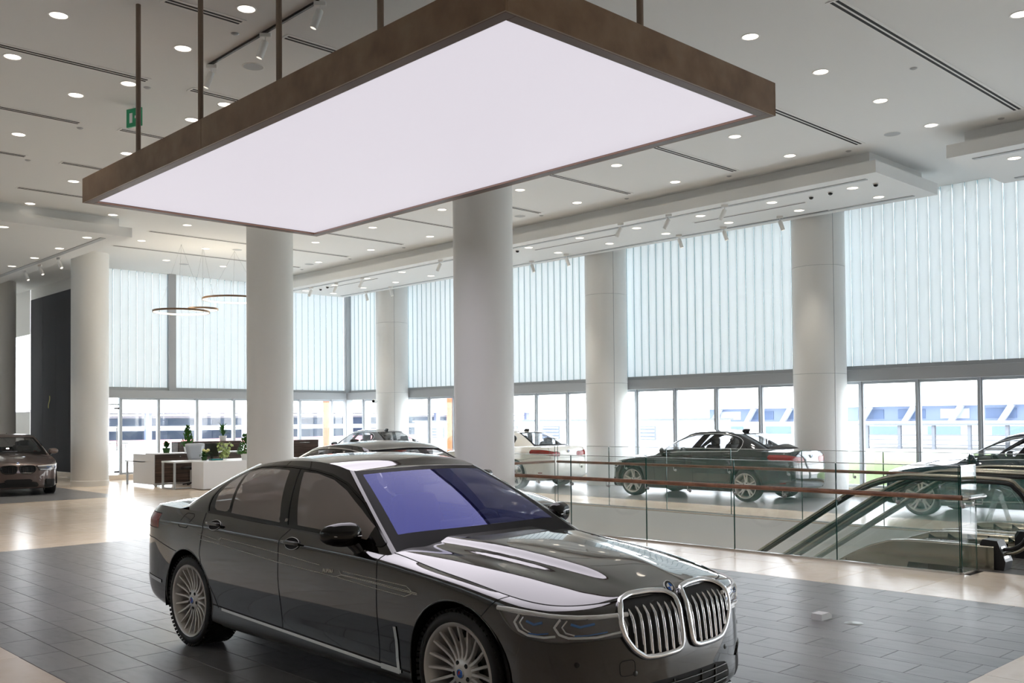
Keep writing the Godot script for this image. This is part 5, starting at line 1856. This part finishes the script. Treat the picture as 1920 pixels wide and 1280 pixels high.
func cabin(t: Node3D, c: Dictionary) -> void:
	var sz: float = c.sz
	var leather: Material = M.seat_red if c.get("hero", false) else M.cabin
	part("cabin_floor", BB(-0.70, 0.70, 0.30, 0.34, -1.5 * sz, 1.0 * sz), M.cabin, t)
	part("dashboard", MB.new().soft(Vector3(0, 0.87, 0.72 * sz), Vector3(1.42 * c.sx, 0.24, 0.42), 0.09, 6), M.cabin, t)
	part("parcel_shelf", BB(-0.62, 0.62, 0.98, 1.01, -1.95 * sz, -1.35 * sz, 0.01), M.cabin, t)
	part("centre_console", MB.new().soft(Vector3(0, 0.55, 0.25 * sz), Vector3(0.28, 0.36, 0.95), 0.05, 5), M.cabin, t)
	part("centre_screen", B(Vector3(-0.02, 1.02, 0.585 * sz), Vector3(0.30, 0.11, 0.015), 0.005, Basis(Vector3.RIGHT, -0.12)), M.black_gloss, t)
	part("instrument_hood", MB.new().soft(Vector3(0.38, 1.0, 0.60 * sz), Vector3(0.40, 0.10, 0.16), 0.045, 5), M.cabin, t)
	var ring := PackedVector3Array()
	for k in 28:
		ring.push_back(Vector3(cos(TAU * k / 28.0) * 0.18, sin(TAU * k / 28.0) * 0.18, 0))
	var sw := part("steering_wheel", MB.new().tube(ring, 0.016, 8, true), M.cabin, t)
	sw.transform = Transform3D(Basis(Vector3.RIGHT, 0.42), Vector3(0.38, 0.93, 0.38 * sz))
	part("wheel_boss", MB.new().soft(Vector3.ZERO, Vector3(0.16, 0.12, 0.05), 0.025, 4), M.cabin, sw)
	for a in [0.0, PI, PI * 1.5]:
		part("wheel_spoke", B(Vector3(cos(a) * 0.11, sin(a) * 0.11, 0), Vector3(0.16, 0.03, 0.015), 0.004, Basis(Vector3(0, 0, 1), a)), M.satin_chrome, sw)
	for q in [[-0.38, -0.12], [0.38, -0.12], [-0.38, -1.15], [0.38, -1.15]]:
		var z: float = q[1] * sz
		var s := part("seat", MB.new().soft(Vector3(q[0], 0.50, z + 0.12), Vector3(0.52, 0.18, 0.54), 0.07, 6), leather, t)
		part("backrest", MB.new().soft(Vector3(q[0], 0.86, z - 0.22), Vector3(0.50, 0.66, 0.16), 0.07, 8, Basis(Vector3.RIGHT, -0.30), func(p): return Vector3(p.x * (1.0 - 0.18 * smoothstep(0.0, 0.33, p.y)), p.y, p.z + 0.03 * (absf(p.x) / 0.25))), leather, s)
		part("headrest", MB.new().soft(Vector3(q[0], 1.245 if q[1] > -1 else 1.20, z - 0.33), Vector3(0.27, 0.17, 0.11), 0.05, 6), M.cabin, s)
	if c.get("hero", false):
		# interior mirror behind the glass
		part("inner_mirror", MB.new().soft(Vector3(0, 1.335, 0.26), Vector3(0.24, 0.065, 0.03), 0.014, 4, Basis(Vector3.UP, 0.2)), M.black_gloss, t)
		part("sensor_pod", MB.new().soft(Vector3(0, 1.372, 0.215), Vector3(0.22, 0.03, 0.10), 0.014, 4, Basis(Vector3.RIGHT, 0.5)), M.black_plastic, t)
	for x in [-0.5, 0.5]:
		pass

func cars() -> void:
	var long := {"sx": 1.0, "sy": 1.0, "sz": 1.0, "base": 3.21, "radius": 0.355, "tyre": 0.275, "wheel": "fan", "paint": "paint_hero", "hero": true, "dark_bead": true}
	var a := make_car("luxury_sedan", "glossy black long sedan with many thin wheel spokes under the lit canopy", long)
	a.position = Vector3(4.387, 0, -5.745)
	a.rotation.y = 0.0143
	var short := {"sx": 0.98, "sy": 0.992, "sz": 0.927, "base": 2.975, "radius": 0.335, "tyre": 0.25, "wheel": "twin", "paint": "paint_black"}
	var k := make_car("saloon", "black saloon parked along the glass front behind the escalator well", short)
	k.position = Vector3(18.40, 0, -12.86)
	k.rotation.y = PI + 0.02
	short.paint = "paint_second"
	var b := make_car("saloon", "dark grey saloon parked beside the black sedan and mostly hidden behind it", short)
	b.position = Vector3(7.5, 0, -9.95)
	b.rotation.y = 0.02
	short.paint = "paint_white"
	var w := make_car("saloon", "white saloon with red tail lamps parked at the glass front", short)
	w.position = Vector3(18.2, 0, -19.5)
	w.rotation.y = PI - 0.02
	short.paint = "paint_slate"
	var s := make_car("saloon", "slate grey saloon parked furthest along the glass front", short)
	s.position = Vector3(18.3, 0, -25.9)
	s.rotation.y = PI - 0.05
	short.paint = "paint_blue"
	var u := make_car("saloon", "dark blue saloon parked behind the escalators", short)
	u.position = Vector3(18.0, 0, -6.0)
	u.rotation.y = PI + 0.0
	short.paint = "paint_bronze"
	short.dark_grille = true
	short.wide_mouth = true
	var m := make_car("saloon", "bronze grey sports saloon with black grilles facing the room by the felt wall", short)
	m.position = Vector3(8.05, 0, -27.7)
	m.rotation.y = -0.20

func leaf_shape(l: float, w: float, curl: float) -> ArrayMesh:
	var rows := []
	for i in 6:
		var s := i / 5.0
		var r := w * sin(PI * (0.08 + 0.92 * s)) * 0.5
		var c := Vector3(0, sin(s * 1.5) * l * 0.5 - curl * s * s * l, s * l)
		rows.append(PackedVector3Array([c + Vector3(-r, 0.1 * r, 0), c, c + Vector3(r, 0.1 * r, 0)]))
	return MB.new().sheet(rows, func(_p): return Vector3.UP).made()
func spray(t: Node3D, called: String, n: int, l: float, w: float, curl: float, m: Material, rng: RandomNumberGenerator, up := 0.5, at := Vector3.ZERO) -> void:
	var sh := leaf_shape(l, w, curl)
	for k in n:
		var o := part(called, sh, m, t)
		var b := Basis(Vector3.UP, rng.randf() * TAU) * Basis(Vector3.RIGHT, -rng.randf_range(0.0, 1.0) * up)
		o.transform = Transform3D(b.scaled(Vector3.ONE * rng.randf_range(0.7, 1.15)), at + Vector3(rng.randf_range(-1, 1) * 0.02, rng.randf_range(0, 0.04), rng.randf_range(-1, 1) * 0.02))
func conifer(p: Vector3, h: float, label: String) -> void:
	var t := thing("potted_conifer", label, "plant", p)
	part("pot", MB.new().lathe([Vector2(0, 0), Vector2(0.08, 0), Vector2(0.11, 0.16), Vector2(0.10, 0.16), Vector2(0.09, 0.13), Vector2(0, 0.13)], 16), M.white_paint, t)
	var rng := RandomNumberGenerator.new()
	rng.seed = int(h * 1000)
	var f := MB.new()
	for k in 260:
		var s := pow(rng.randf(), 1.3)
		var y := 0.14 + s * (h - 0.2)
		var r := 0.17 * (1.0 - s) + 0.015
		var an := rng.randf() * TAU
		var c := Vector3(cos(an) * r, y, sin(an) * r)
		var d := (Vector3(cos(an), 1.6, sin(an))).normalized() * 0.09
		var sd := d.cross(Vector3.UP).normalized() * 0.02
		f.quad(c - sd, c + d * 0.5 - sd * 1.2, c + d, c + d * 0.5 + sd * 1.2, Vector3(cos(an), 0.3, sin(an)))
	part("foliage", f, M.leaf_mid, t)
	part("stem", MB.new().tube(PackedVector3Array([Vector3(0, 0.1, 0), Vector3(0, h - 0.08, 0)]), 0.012, 6), M.rail_wood, t)

func reception() -> void:
	# floor positions come from the feet of the furniture
	var cab := thing("sideboard_desk", "low white and dark oak cabinet desk standing by the round column", "desk", Vector3(11.85, 0, -26.7), 0.0)
	part("end_panel", BB(-0.62, -0.58, 0.06, 0.89, -0.75, 0.62, 0.004), M.desk_white, cab)
	part("top", BB(-0.62, 2.3, 0.89, 0.92, 0.08, 0.64, 0.004), M.desk_white, cab)
	part("low_top", BB(-0.62, 2.3, 0.66, 0.69, -0.80, 0.08, 0.004), M.desk_white, cab)
	for k in 3:
		var o := part("door", BB(-0.575 + k * 0.96, -0.575 + (k + 1) * 0.96 - 0.008, 0.10, 0.885, 0.60, 0.625, 0.003), M.dark_oak, cab)
		for s in [-0.06, 0.06]:
			if k == 0:
				part("knob", MB.new().lathe([Vector2(0, 0.02), Vector2(0.015, 0.018), Vector2(0.015, 0)], 10, Transform3D(Basis(Vector3.RIGHT, PI / 2), Vector3(0.26 + s * 2.0, 0.82, 0.626))), M.steel, o)
	part("body", BB(-0.575, 2.3, 0.10, 0.88, 0.10, 0.595), M.desk_white, cab)
	part("plinth_rail", BB(-0.6, 2.3, 0.045, 0.095, 0.56, 0.61, 0.004), M.steel, cab)
	for x in [-0.55, 0.5, 1.5]:
		part("foot", BB(x, x + 0.05, 0, 0.045, 0.50, 0.58), M.steel, cab)
	part("leg", BB(-0.60, -0.55, 0, 0.66, -1.30, -1.25, 0.003), M.mullion, cab)
	part("side_table_top", BB(-0.62, 0.2, 0.66, 0.69, -1.35, -0.82, 0.003), M.desk_white, cab)
	# white counter in front
	var ct := thing("reception_counter", "white box counter with a steel framed table end", "counter", Vector3(11.55, 0, -24.2), 0.0)
	part("front_box", BB(0.05, 3.4, 0.02, 0.735, -0.34, 0.34, 0.006), M.desk_white, ct)
	part("table_top", BB(-0.42, 3.2, 0.70, 0.74, -1.15, -0.36, 0.004), M.desk_white, ct)
	for q in [[-0.42, -0.42], [-0.42, -1.13]]:
		part("table_leg", BB(q[0], q[0] + 0.05, 0.0, 0.70, q[1], q[1] + 0.05, 0.003), M.mullion, ct)
	part("table_stretcher", BB(-0.42, -0.37, 0.0, 0.04, -1.08, -0.42, 0.003), M.mullion, ct)
	part("table_stretcher", BB(-0.37, 0.05, 0.02, 0.05, -0.42, -0.38, 0.003), M.mullion, ct)
	# dark oak back cabinets
	for k in 2:
		var b := thing("back_cabinet", ["dark oak storage cabinet with slim handles behind the wrapped chair", "dark oak storage cabinet with slim handles beside the column, under the tall plant"][k], "cabinet", Vector3(12.9 + k * 2.2, 0, -28.2 + k * 1.0))
		part("body", BB(0, 2.1, 0.0, 1.18, -0.45, 0.0, 0.004), M.dark_oak, b)
		for i in 3:
			for j in 2:
				var d := part("drawer_front", BB(0.02 + j * 1.04, 1.03 + j * 1.04, 0.06 + i * 0.37, 0.42 + i * 0.37, 0.001, 0.022, 0.003), M.dark_oak, b)
				part("pull", BB(0.35 + j * 1.04, 0.70 + j * 1.04, 0.34 + i * 0.37, 0.365 + i * 0.37, 0.022, 0.045, 0.003), M.satin_chrome, d)
	# chair still in its plastic sleeve
	var p := at_z(378, 845, -24.9)
	var ch := thing("wrapped_chair", "office chair with its backrest in a clear plastic sleeve behind the counter", "chair", Vector3(p.x + 0.1, 0, -25.50), 0.1)
	part("backrest", MB.new().soft(Vector3(0, 0.94, 0), Vector3(0.52, 0.50, 0.09), 0.045, 6, Basis(Vector3.RIGHT, -0.08), func(q): return Vector3(q.x * (1.0 + 0.75 * q.y), q.y, q.z + 0.1 * q.x * q.x)), M.plastic_wrap, ch)
	part("seat", MB.new().soft(Vector3(0, 0.50, -0.21), Vector3(0.48, 0.09, 0.38), 0.04, 5), M.black_plastic, ch)
	part("back_stem", MB.new().bar(Vector3(0, 0.48, -0.05), Vector3(0, 0.85, 0.0), 0.08, 0.02), M.black_plastic, ch)
	part("gas_column", MB.new().tube(PackedVector3Array([Vector3(0, 0.1, -0.21), Vector3(0, 0.48, -0.21)]), 0.03, 10), M.steel, ch)
	for k in 5:
		var an := TAU * k / 5.0
		part("base_arm", MB.new().bar(Vector3(0, 0.10, -0.21), Vector3(cos(an) * 0.22, 0.05, -0.21 + sin(an) * 0.22), 0.05, 0.03), M.black_plastic, ch)
	# small things on the counter
	var rng := RandomNumberGenerator.new()
	rng.seed = 7
	var q1 := at_z(383, 870, -24.7)
	var fl := thing("flower_pot", "small pot with pale yellow roses on the counter", "plant", Vector3(q1.x, 0.74, -24.7))
	part("pot", MB.new().lathe([Vector2(0, 0), Vector2(0.06, 0), Vector2(0.08, 0.10), Vector2(0, 0.09)], 14), M.leaf_dark, fl)
	spray(fl, "leaf", 26, 0.22, 0.08, 0.5, M.leaf_dark, rng, 0.9, Vector3(0, 0.08, 0))
	for k in 3:
		part("flower", MB.new().soft(Vector3(-0.03 + 0.06 * k, 0.27 - 0.04 * (k % 2), 0.04), Vector3(0.09, 0.08, 0.09), 0.04, 4), M.flower, fl)
	var q2 := at_z(421, 850, -24.75)
	var tr := thing("trailing_plant", "pale variegated plant trailing from a tall vase on the counter", "plant", Vector3(q2.x, 0.74, -24.75))
	part("vase", MB.new().lathe([Vector2(0, 0), Vector2(0.07, 0), Vector2(0.06, 0.3), Vector2(0.08, 0.42), Vector2(0, 0.40)], 14), M.pane, tr)
	var sh := leaf_shape(0.10, 0.07, 0.5)
	for k in 90:
		var o := part("leaf", sh, M.leaf_pale, tr)
		var y := rng.randf()
		o.transform = Transform3D(Basis(Vector3.UP, rng.randf() * TAU) * Basis(Vector3.RIGHT, 0.9), Vector3(rng.randf_range(-1, 1) * (0.09 + 0.10 * y), 0.09 + 0.40 * y, rng.randf_range(-1, 1) * 0.12))
	var q3 := at_z(418, 832, -28.42)
	var fe := thing("fern", "dark spiky fern standing on the oak cabinet behind the counter", "plant", Vector3(q3.x, 1.18, -28.42))
	part("pot", MB.new().lathe([Vector2(0, 0), Vector2(0.09, 0), Vector2(0.12, 0.16), Vector2(0, 0.15)], 14), M.white_paint, fe)
	spray(fe, "frond", 44, 0.46, 0.045, 0.55, M.leaf_dark, rng, 1.1, Vector3(0, 0.15, 0))
	var q4 := at_z(312, 838, -26.35)
	var sb := thing("leafy_plant", "small leafy plant on the end of the oak cabinet", "plant", Vector3(q4.x, 0.92, -26.35))
	part("pot", MB.new().lathe([Vector2(0, 0), Vector2(0.08, 0), Vector2(0.11, 0.14), Vector2(0, 0.13)], 14), M.leaf_dark, sb)
	spray(sb, "leaf", 40, 0.18, 0.09, 0.4, M.leaf_mid, rng, 1.2, Vector3(0, 0.13, 0))
	conifer(Vector3(at_z(352, 830, -26.3).x, 0.92, -26.3), 0.78, "small cone shaped evergreen between the leafy plant and the wrapped chair")
	conifer(Vector3(at_z(459, 830, -24.15).x, 0.74, -24.15), 0.72, "small cone shaped evergreen beside the round column")
	var q5 := at_z(405, 861, -24.6)
	one("teal_folder", BB(-0.16, 0.16, 0, 0.035, -0.1, 0.1, 0.004), M.teal, "flat teal folder lying on the counter", "folder").position = Vector3(q5.x, 0.74, -24.6)
	var scr := thing("monitor", "dark monitor turned towards the wrapped chair on the counter", "monitor", Vector3(at_z(402, 845, -24.8).x, 0.74, -24.95), 0.1)
	part("screen", BB(-0.20, 0.20, 0.09, 0.44, -0.012, 0.012, 0.004), M.black_plastic, scr)
	part("stand", BB(-0.03, 0.03, 0.0, 0.12, -0.015, 0.015), M.black_plastic, scr)
	part("foot", BB(-0.12, 0.12, 0.0, 0.012, -0.08, 0.08, 0.003), M.black_plastic, scr)

func outside() -> void:
	struct("ground", BB(-400, 500, -1.2, -0.9, -500, 300), M.out_ground)
	# landing and stair rail outside the glazed door
	struct("terrace", BB(11.95, 20.4, -0.9, 0.05, -34.5, -30.80), M.out_ground)
	var r := thing("stair_railing", "steel stair railing with thin bars outside the glazed door", "railing", Vector3(11.7, 0.05, -32.3))
	for x in [0.5, 1.25]:
		part("post", MB.new().tube(PackedVector3Array([Vector3(x, 0, 0), Vector3(x, 1.05, 0)]), 0.022, 8), M.steel, r)
	part("top_rail", MB.new().tube(PackedVector3Array([Vector3(-0.3, 0.55, 0), Vector3(0.5, 1.05, 0), Vector3(1.35, 1.05, 0)]), 0.026, 8), M.steel, r)
	for k in 4:
		part("bar", MB.new().tube(PackedVector3Array([Vector3(-0.3, 0.15 + k * 0.1, 0), Vector3(0.5, 0.2 + k * 0.21, 0), Vector3(1.25, 0.2 + k * 0.21, 0)]), 0.011, 6), M.steel, r)
	# grandstand across the road behind the far glass
	var gs := thing("grandstand", "long blue and white grandstand with pink seating seen through the far glass", "grandstand", Vector3(20, -0.9, -125))
	gs.scale = Vector3(1, 0.64, 1)
	for k in 3:
		part("tier", BB(-60, 110, k * 2.6 - 0.0, k * 2.6 + 0.5, -k * 4.0 - 6.0, -k * 4.0, 0.02), M.out_white, gs)
	part("lower_wall", BB(-60, 110, 0, 2.4, -14.2, -14.0), M.out_blue, gs)
	part("upper_wall", BB(-60, 110, 3.4, 5.2, -14.1, -13.9), M.out_blue, gs)
	part("seat_bank", BB(-60, 110, 0.0, 0.8, 4.0, 7.0), M.out_pink, gs)
	part("seat_bank", BB(-60, 110, 0.0, 0.4, 9.0, 11.0), M.out_pink, gs)
	part("roof", BB(-62, 112, 6.2, 6.8, -16, 2), M.out_white, gs)
	for k in 24:
		part("bay_post", BB(-58 + k * 7.0, -57.2 + k * 7.0, 0, 6.2, -1.0, -0.4), M.out_blue if k % 3 else M.out_white, gs)
		part("bay_window", BB(-56.0 + k * 7.0, -52.8 + k * 7.0, 0.4, 2.2, -13.99, -13.9), M.out_glass, gs)
		part("bay_window", BB(-56.0 + k * 7.0, -52.0 + k * 7.0, 3.7, 4.9, -13.89, -13.8), M.out_glass, gs)
	# orange posts in the street
	for q in [[612, 36.0], [843, 44.0]]:
		var v := ray(q[0], 780)
		v = v / v.dot(AHEAD) * (q[1] + 8.0)
		var o := one("orange_post", MB.new().tube(PackedVector3Array([Vector3(0, -0.9, 0), Vector3(0, 6.0, 0)]), 0.16, 12), M.out_orange, ["tall orange post outside the far glass", "tall orange post outside the window beside the thick column"][0 if q[0] < 700 else 1], "post")
		o.position = Vector3(v.x, 0, v.z)
	# low showrooms and roofs on the right
	var b := thing("low_building", "long low white building with a slanted glass band seen behind the black saloon", "building", Vector3(120, -0.9, -25))
	b.scale = Vector3(1, 0.52, 1)
	part("wall", BB(0, 14, 0, 4.0, -75, 52), M.out_white, b)
	part("upper_storey", BB(2, 16, 4.0, 7.6, -60, 30), M.out_blue, b)
	part("roof", BB(-2, 18, 7.6, 8.3, -64, 34), M.out_white, b)
	for k in 16:
		part("window", BB(-0.08, 0.0, 0.8, 2.8, -72 + k * 7.6, -68 + k * 7.6), M.out_glass, b)
		part("window", BB(1.9, 1.99, 4.6, 6.9, -58 + k * 5.4, -54.5 + k * 5.4), M.out_glass if k % 3 else M.out_white, b)
		part("fin", MB.new().bar(Vector3(1.0, 0.0, -60 + k * 5.8), Vector3(1.0, 7.6, -57.5 + k * 5.8), 0.5, 0.7), M.out_white, b)
	var b2 := thing("angular_building", "pale angular building with a leaning glass end seen beyond the escalators", "building", Vector3(160, -0.9, -30))
	b2.scale = Vector3(1, 0.55, 1)
	part("wall", MB.new().plate(PackedVector2Array([Vector2(-26, 0), Vector2(20, 0), Vector2(26, 9.5), Vector2(-22, 9.5)]), 14.0, Transform3D(Basis(Vector3(0, 0, 1), Vector3.UP, Vector3(-1, 0, 0)), Vector3(14, 0, 0))), M.out_white, b2)
	for k in 5:
		part("window", MB.new().plate(PackedVector2Array([Vector2(-20 + k * 8.5, 4.2), Vector2(-14.2 + k * 8.5, 4.2), Vector2(-13.4 + k * 8.5, 7.8), Vector2(-19.2 + k * 8.5, 7.8)]), 0.1, Transform3D(Basis(Vector3(0, 0, 1), Vector3.UP, Vector3(-1, 0, 0)), Vector3(-0.01, 0, 0))), M.out_glass, b2)
	var b3 := thing("carport", "flat roofed grey carport on thin posts outside the right windows", "carport", Vector3(78, -0.9, -33))
	b3.scale = Vector3(1, 0.55, 1)
	part("roof", BB(0, 8, 3.5, 3.8, -9, 9), M.out_grey, b3)
	for k in 7:
		part("post", BB(0.2, 0.5, 0, 3.5, -8.6 + k * 2.8, -8.35 + k * 2.8), M.out_grey, b3)
	for k in 3:
		part("rail", BB(0.3, 0.4, 0.6 + k * 0.7, 0.75 + k * 0.7, -9, 9), M.out_grey, b3)
	var b4 := thing("white_wall_block", "white single storey block with grey louvred windows behind the black saloon", "building", Vector3(70, -0.9, -68))
	b4.scale = Vector3(1, 0.8, 1)
	part("wall", BB(0, 8, 0, 3.1, -22, 16), M.out_white, b4)
	part("coping", BB(-0.2, 8.2, 3.1, 3.35, -22.2, 16.2), M.out_grey, b4)
	for k in 6:
		var w := part("louvre_window", BB(-0.06, 0.0, 0.9, 2.5, -19 + k * 6.0, -16.6 + k * 6.0), M.out_grey, b4)
		for i in 4:
			part("louvre", BB(-0.12, -0.06, 1.0 + i * 0.4, 1.2 + i * 0.4, -18.9 + k * 6.0, -16.7 + k * 6.0), M.out_blue, w)
	var h := one("hedge", MB.new().soft(Vector3(26.5, 0.0, -11.5), Vector3(1.6, 1.5, 9.0), 0.5, 8), M.out_green, "low green hedge growing outside the right hand windows", "hedge")
	h.set_meta("group", "")
	h.remove_meta("group")
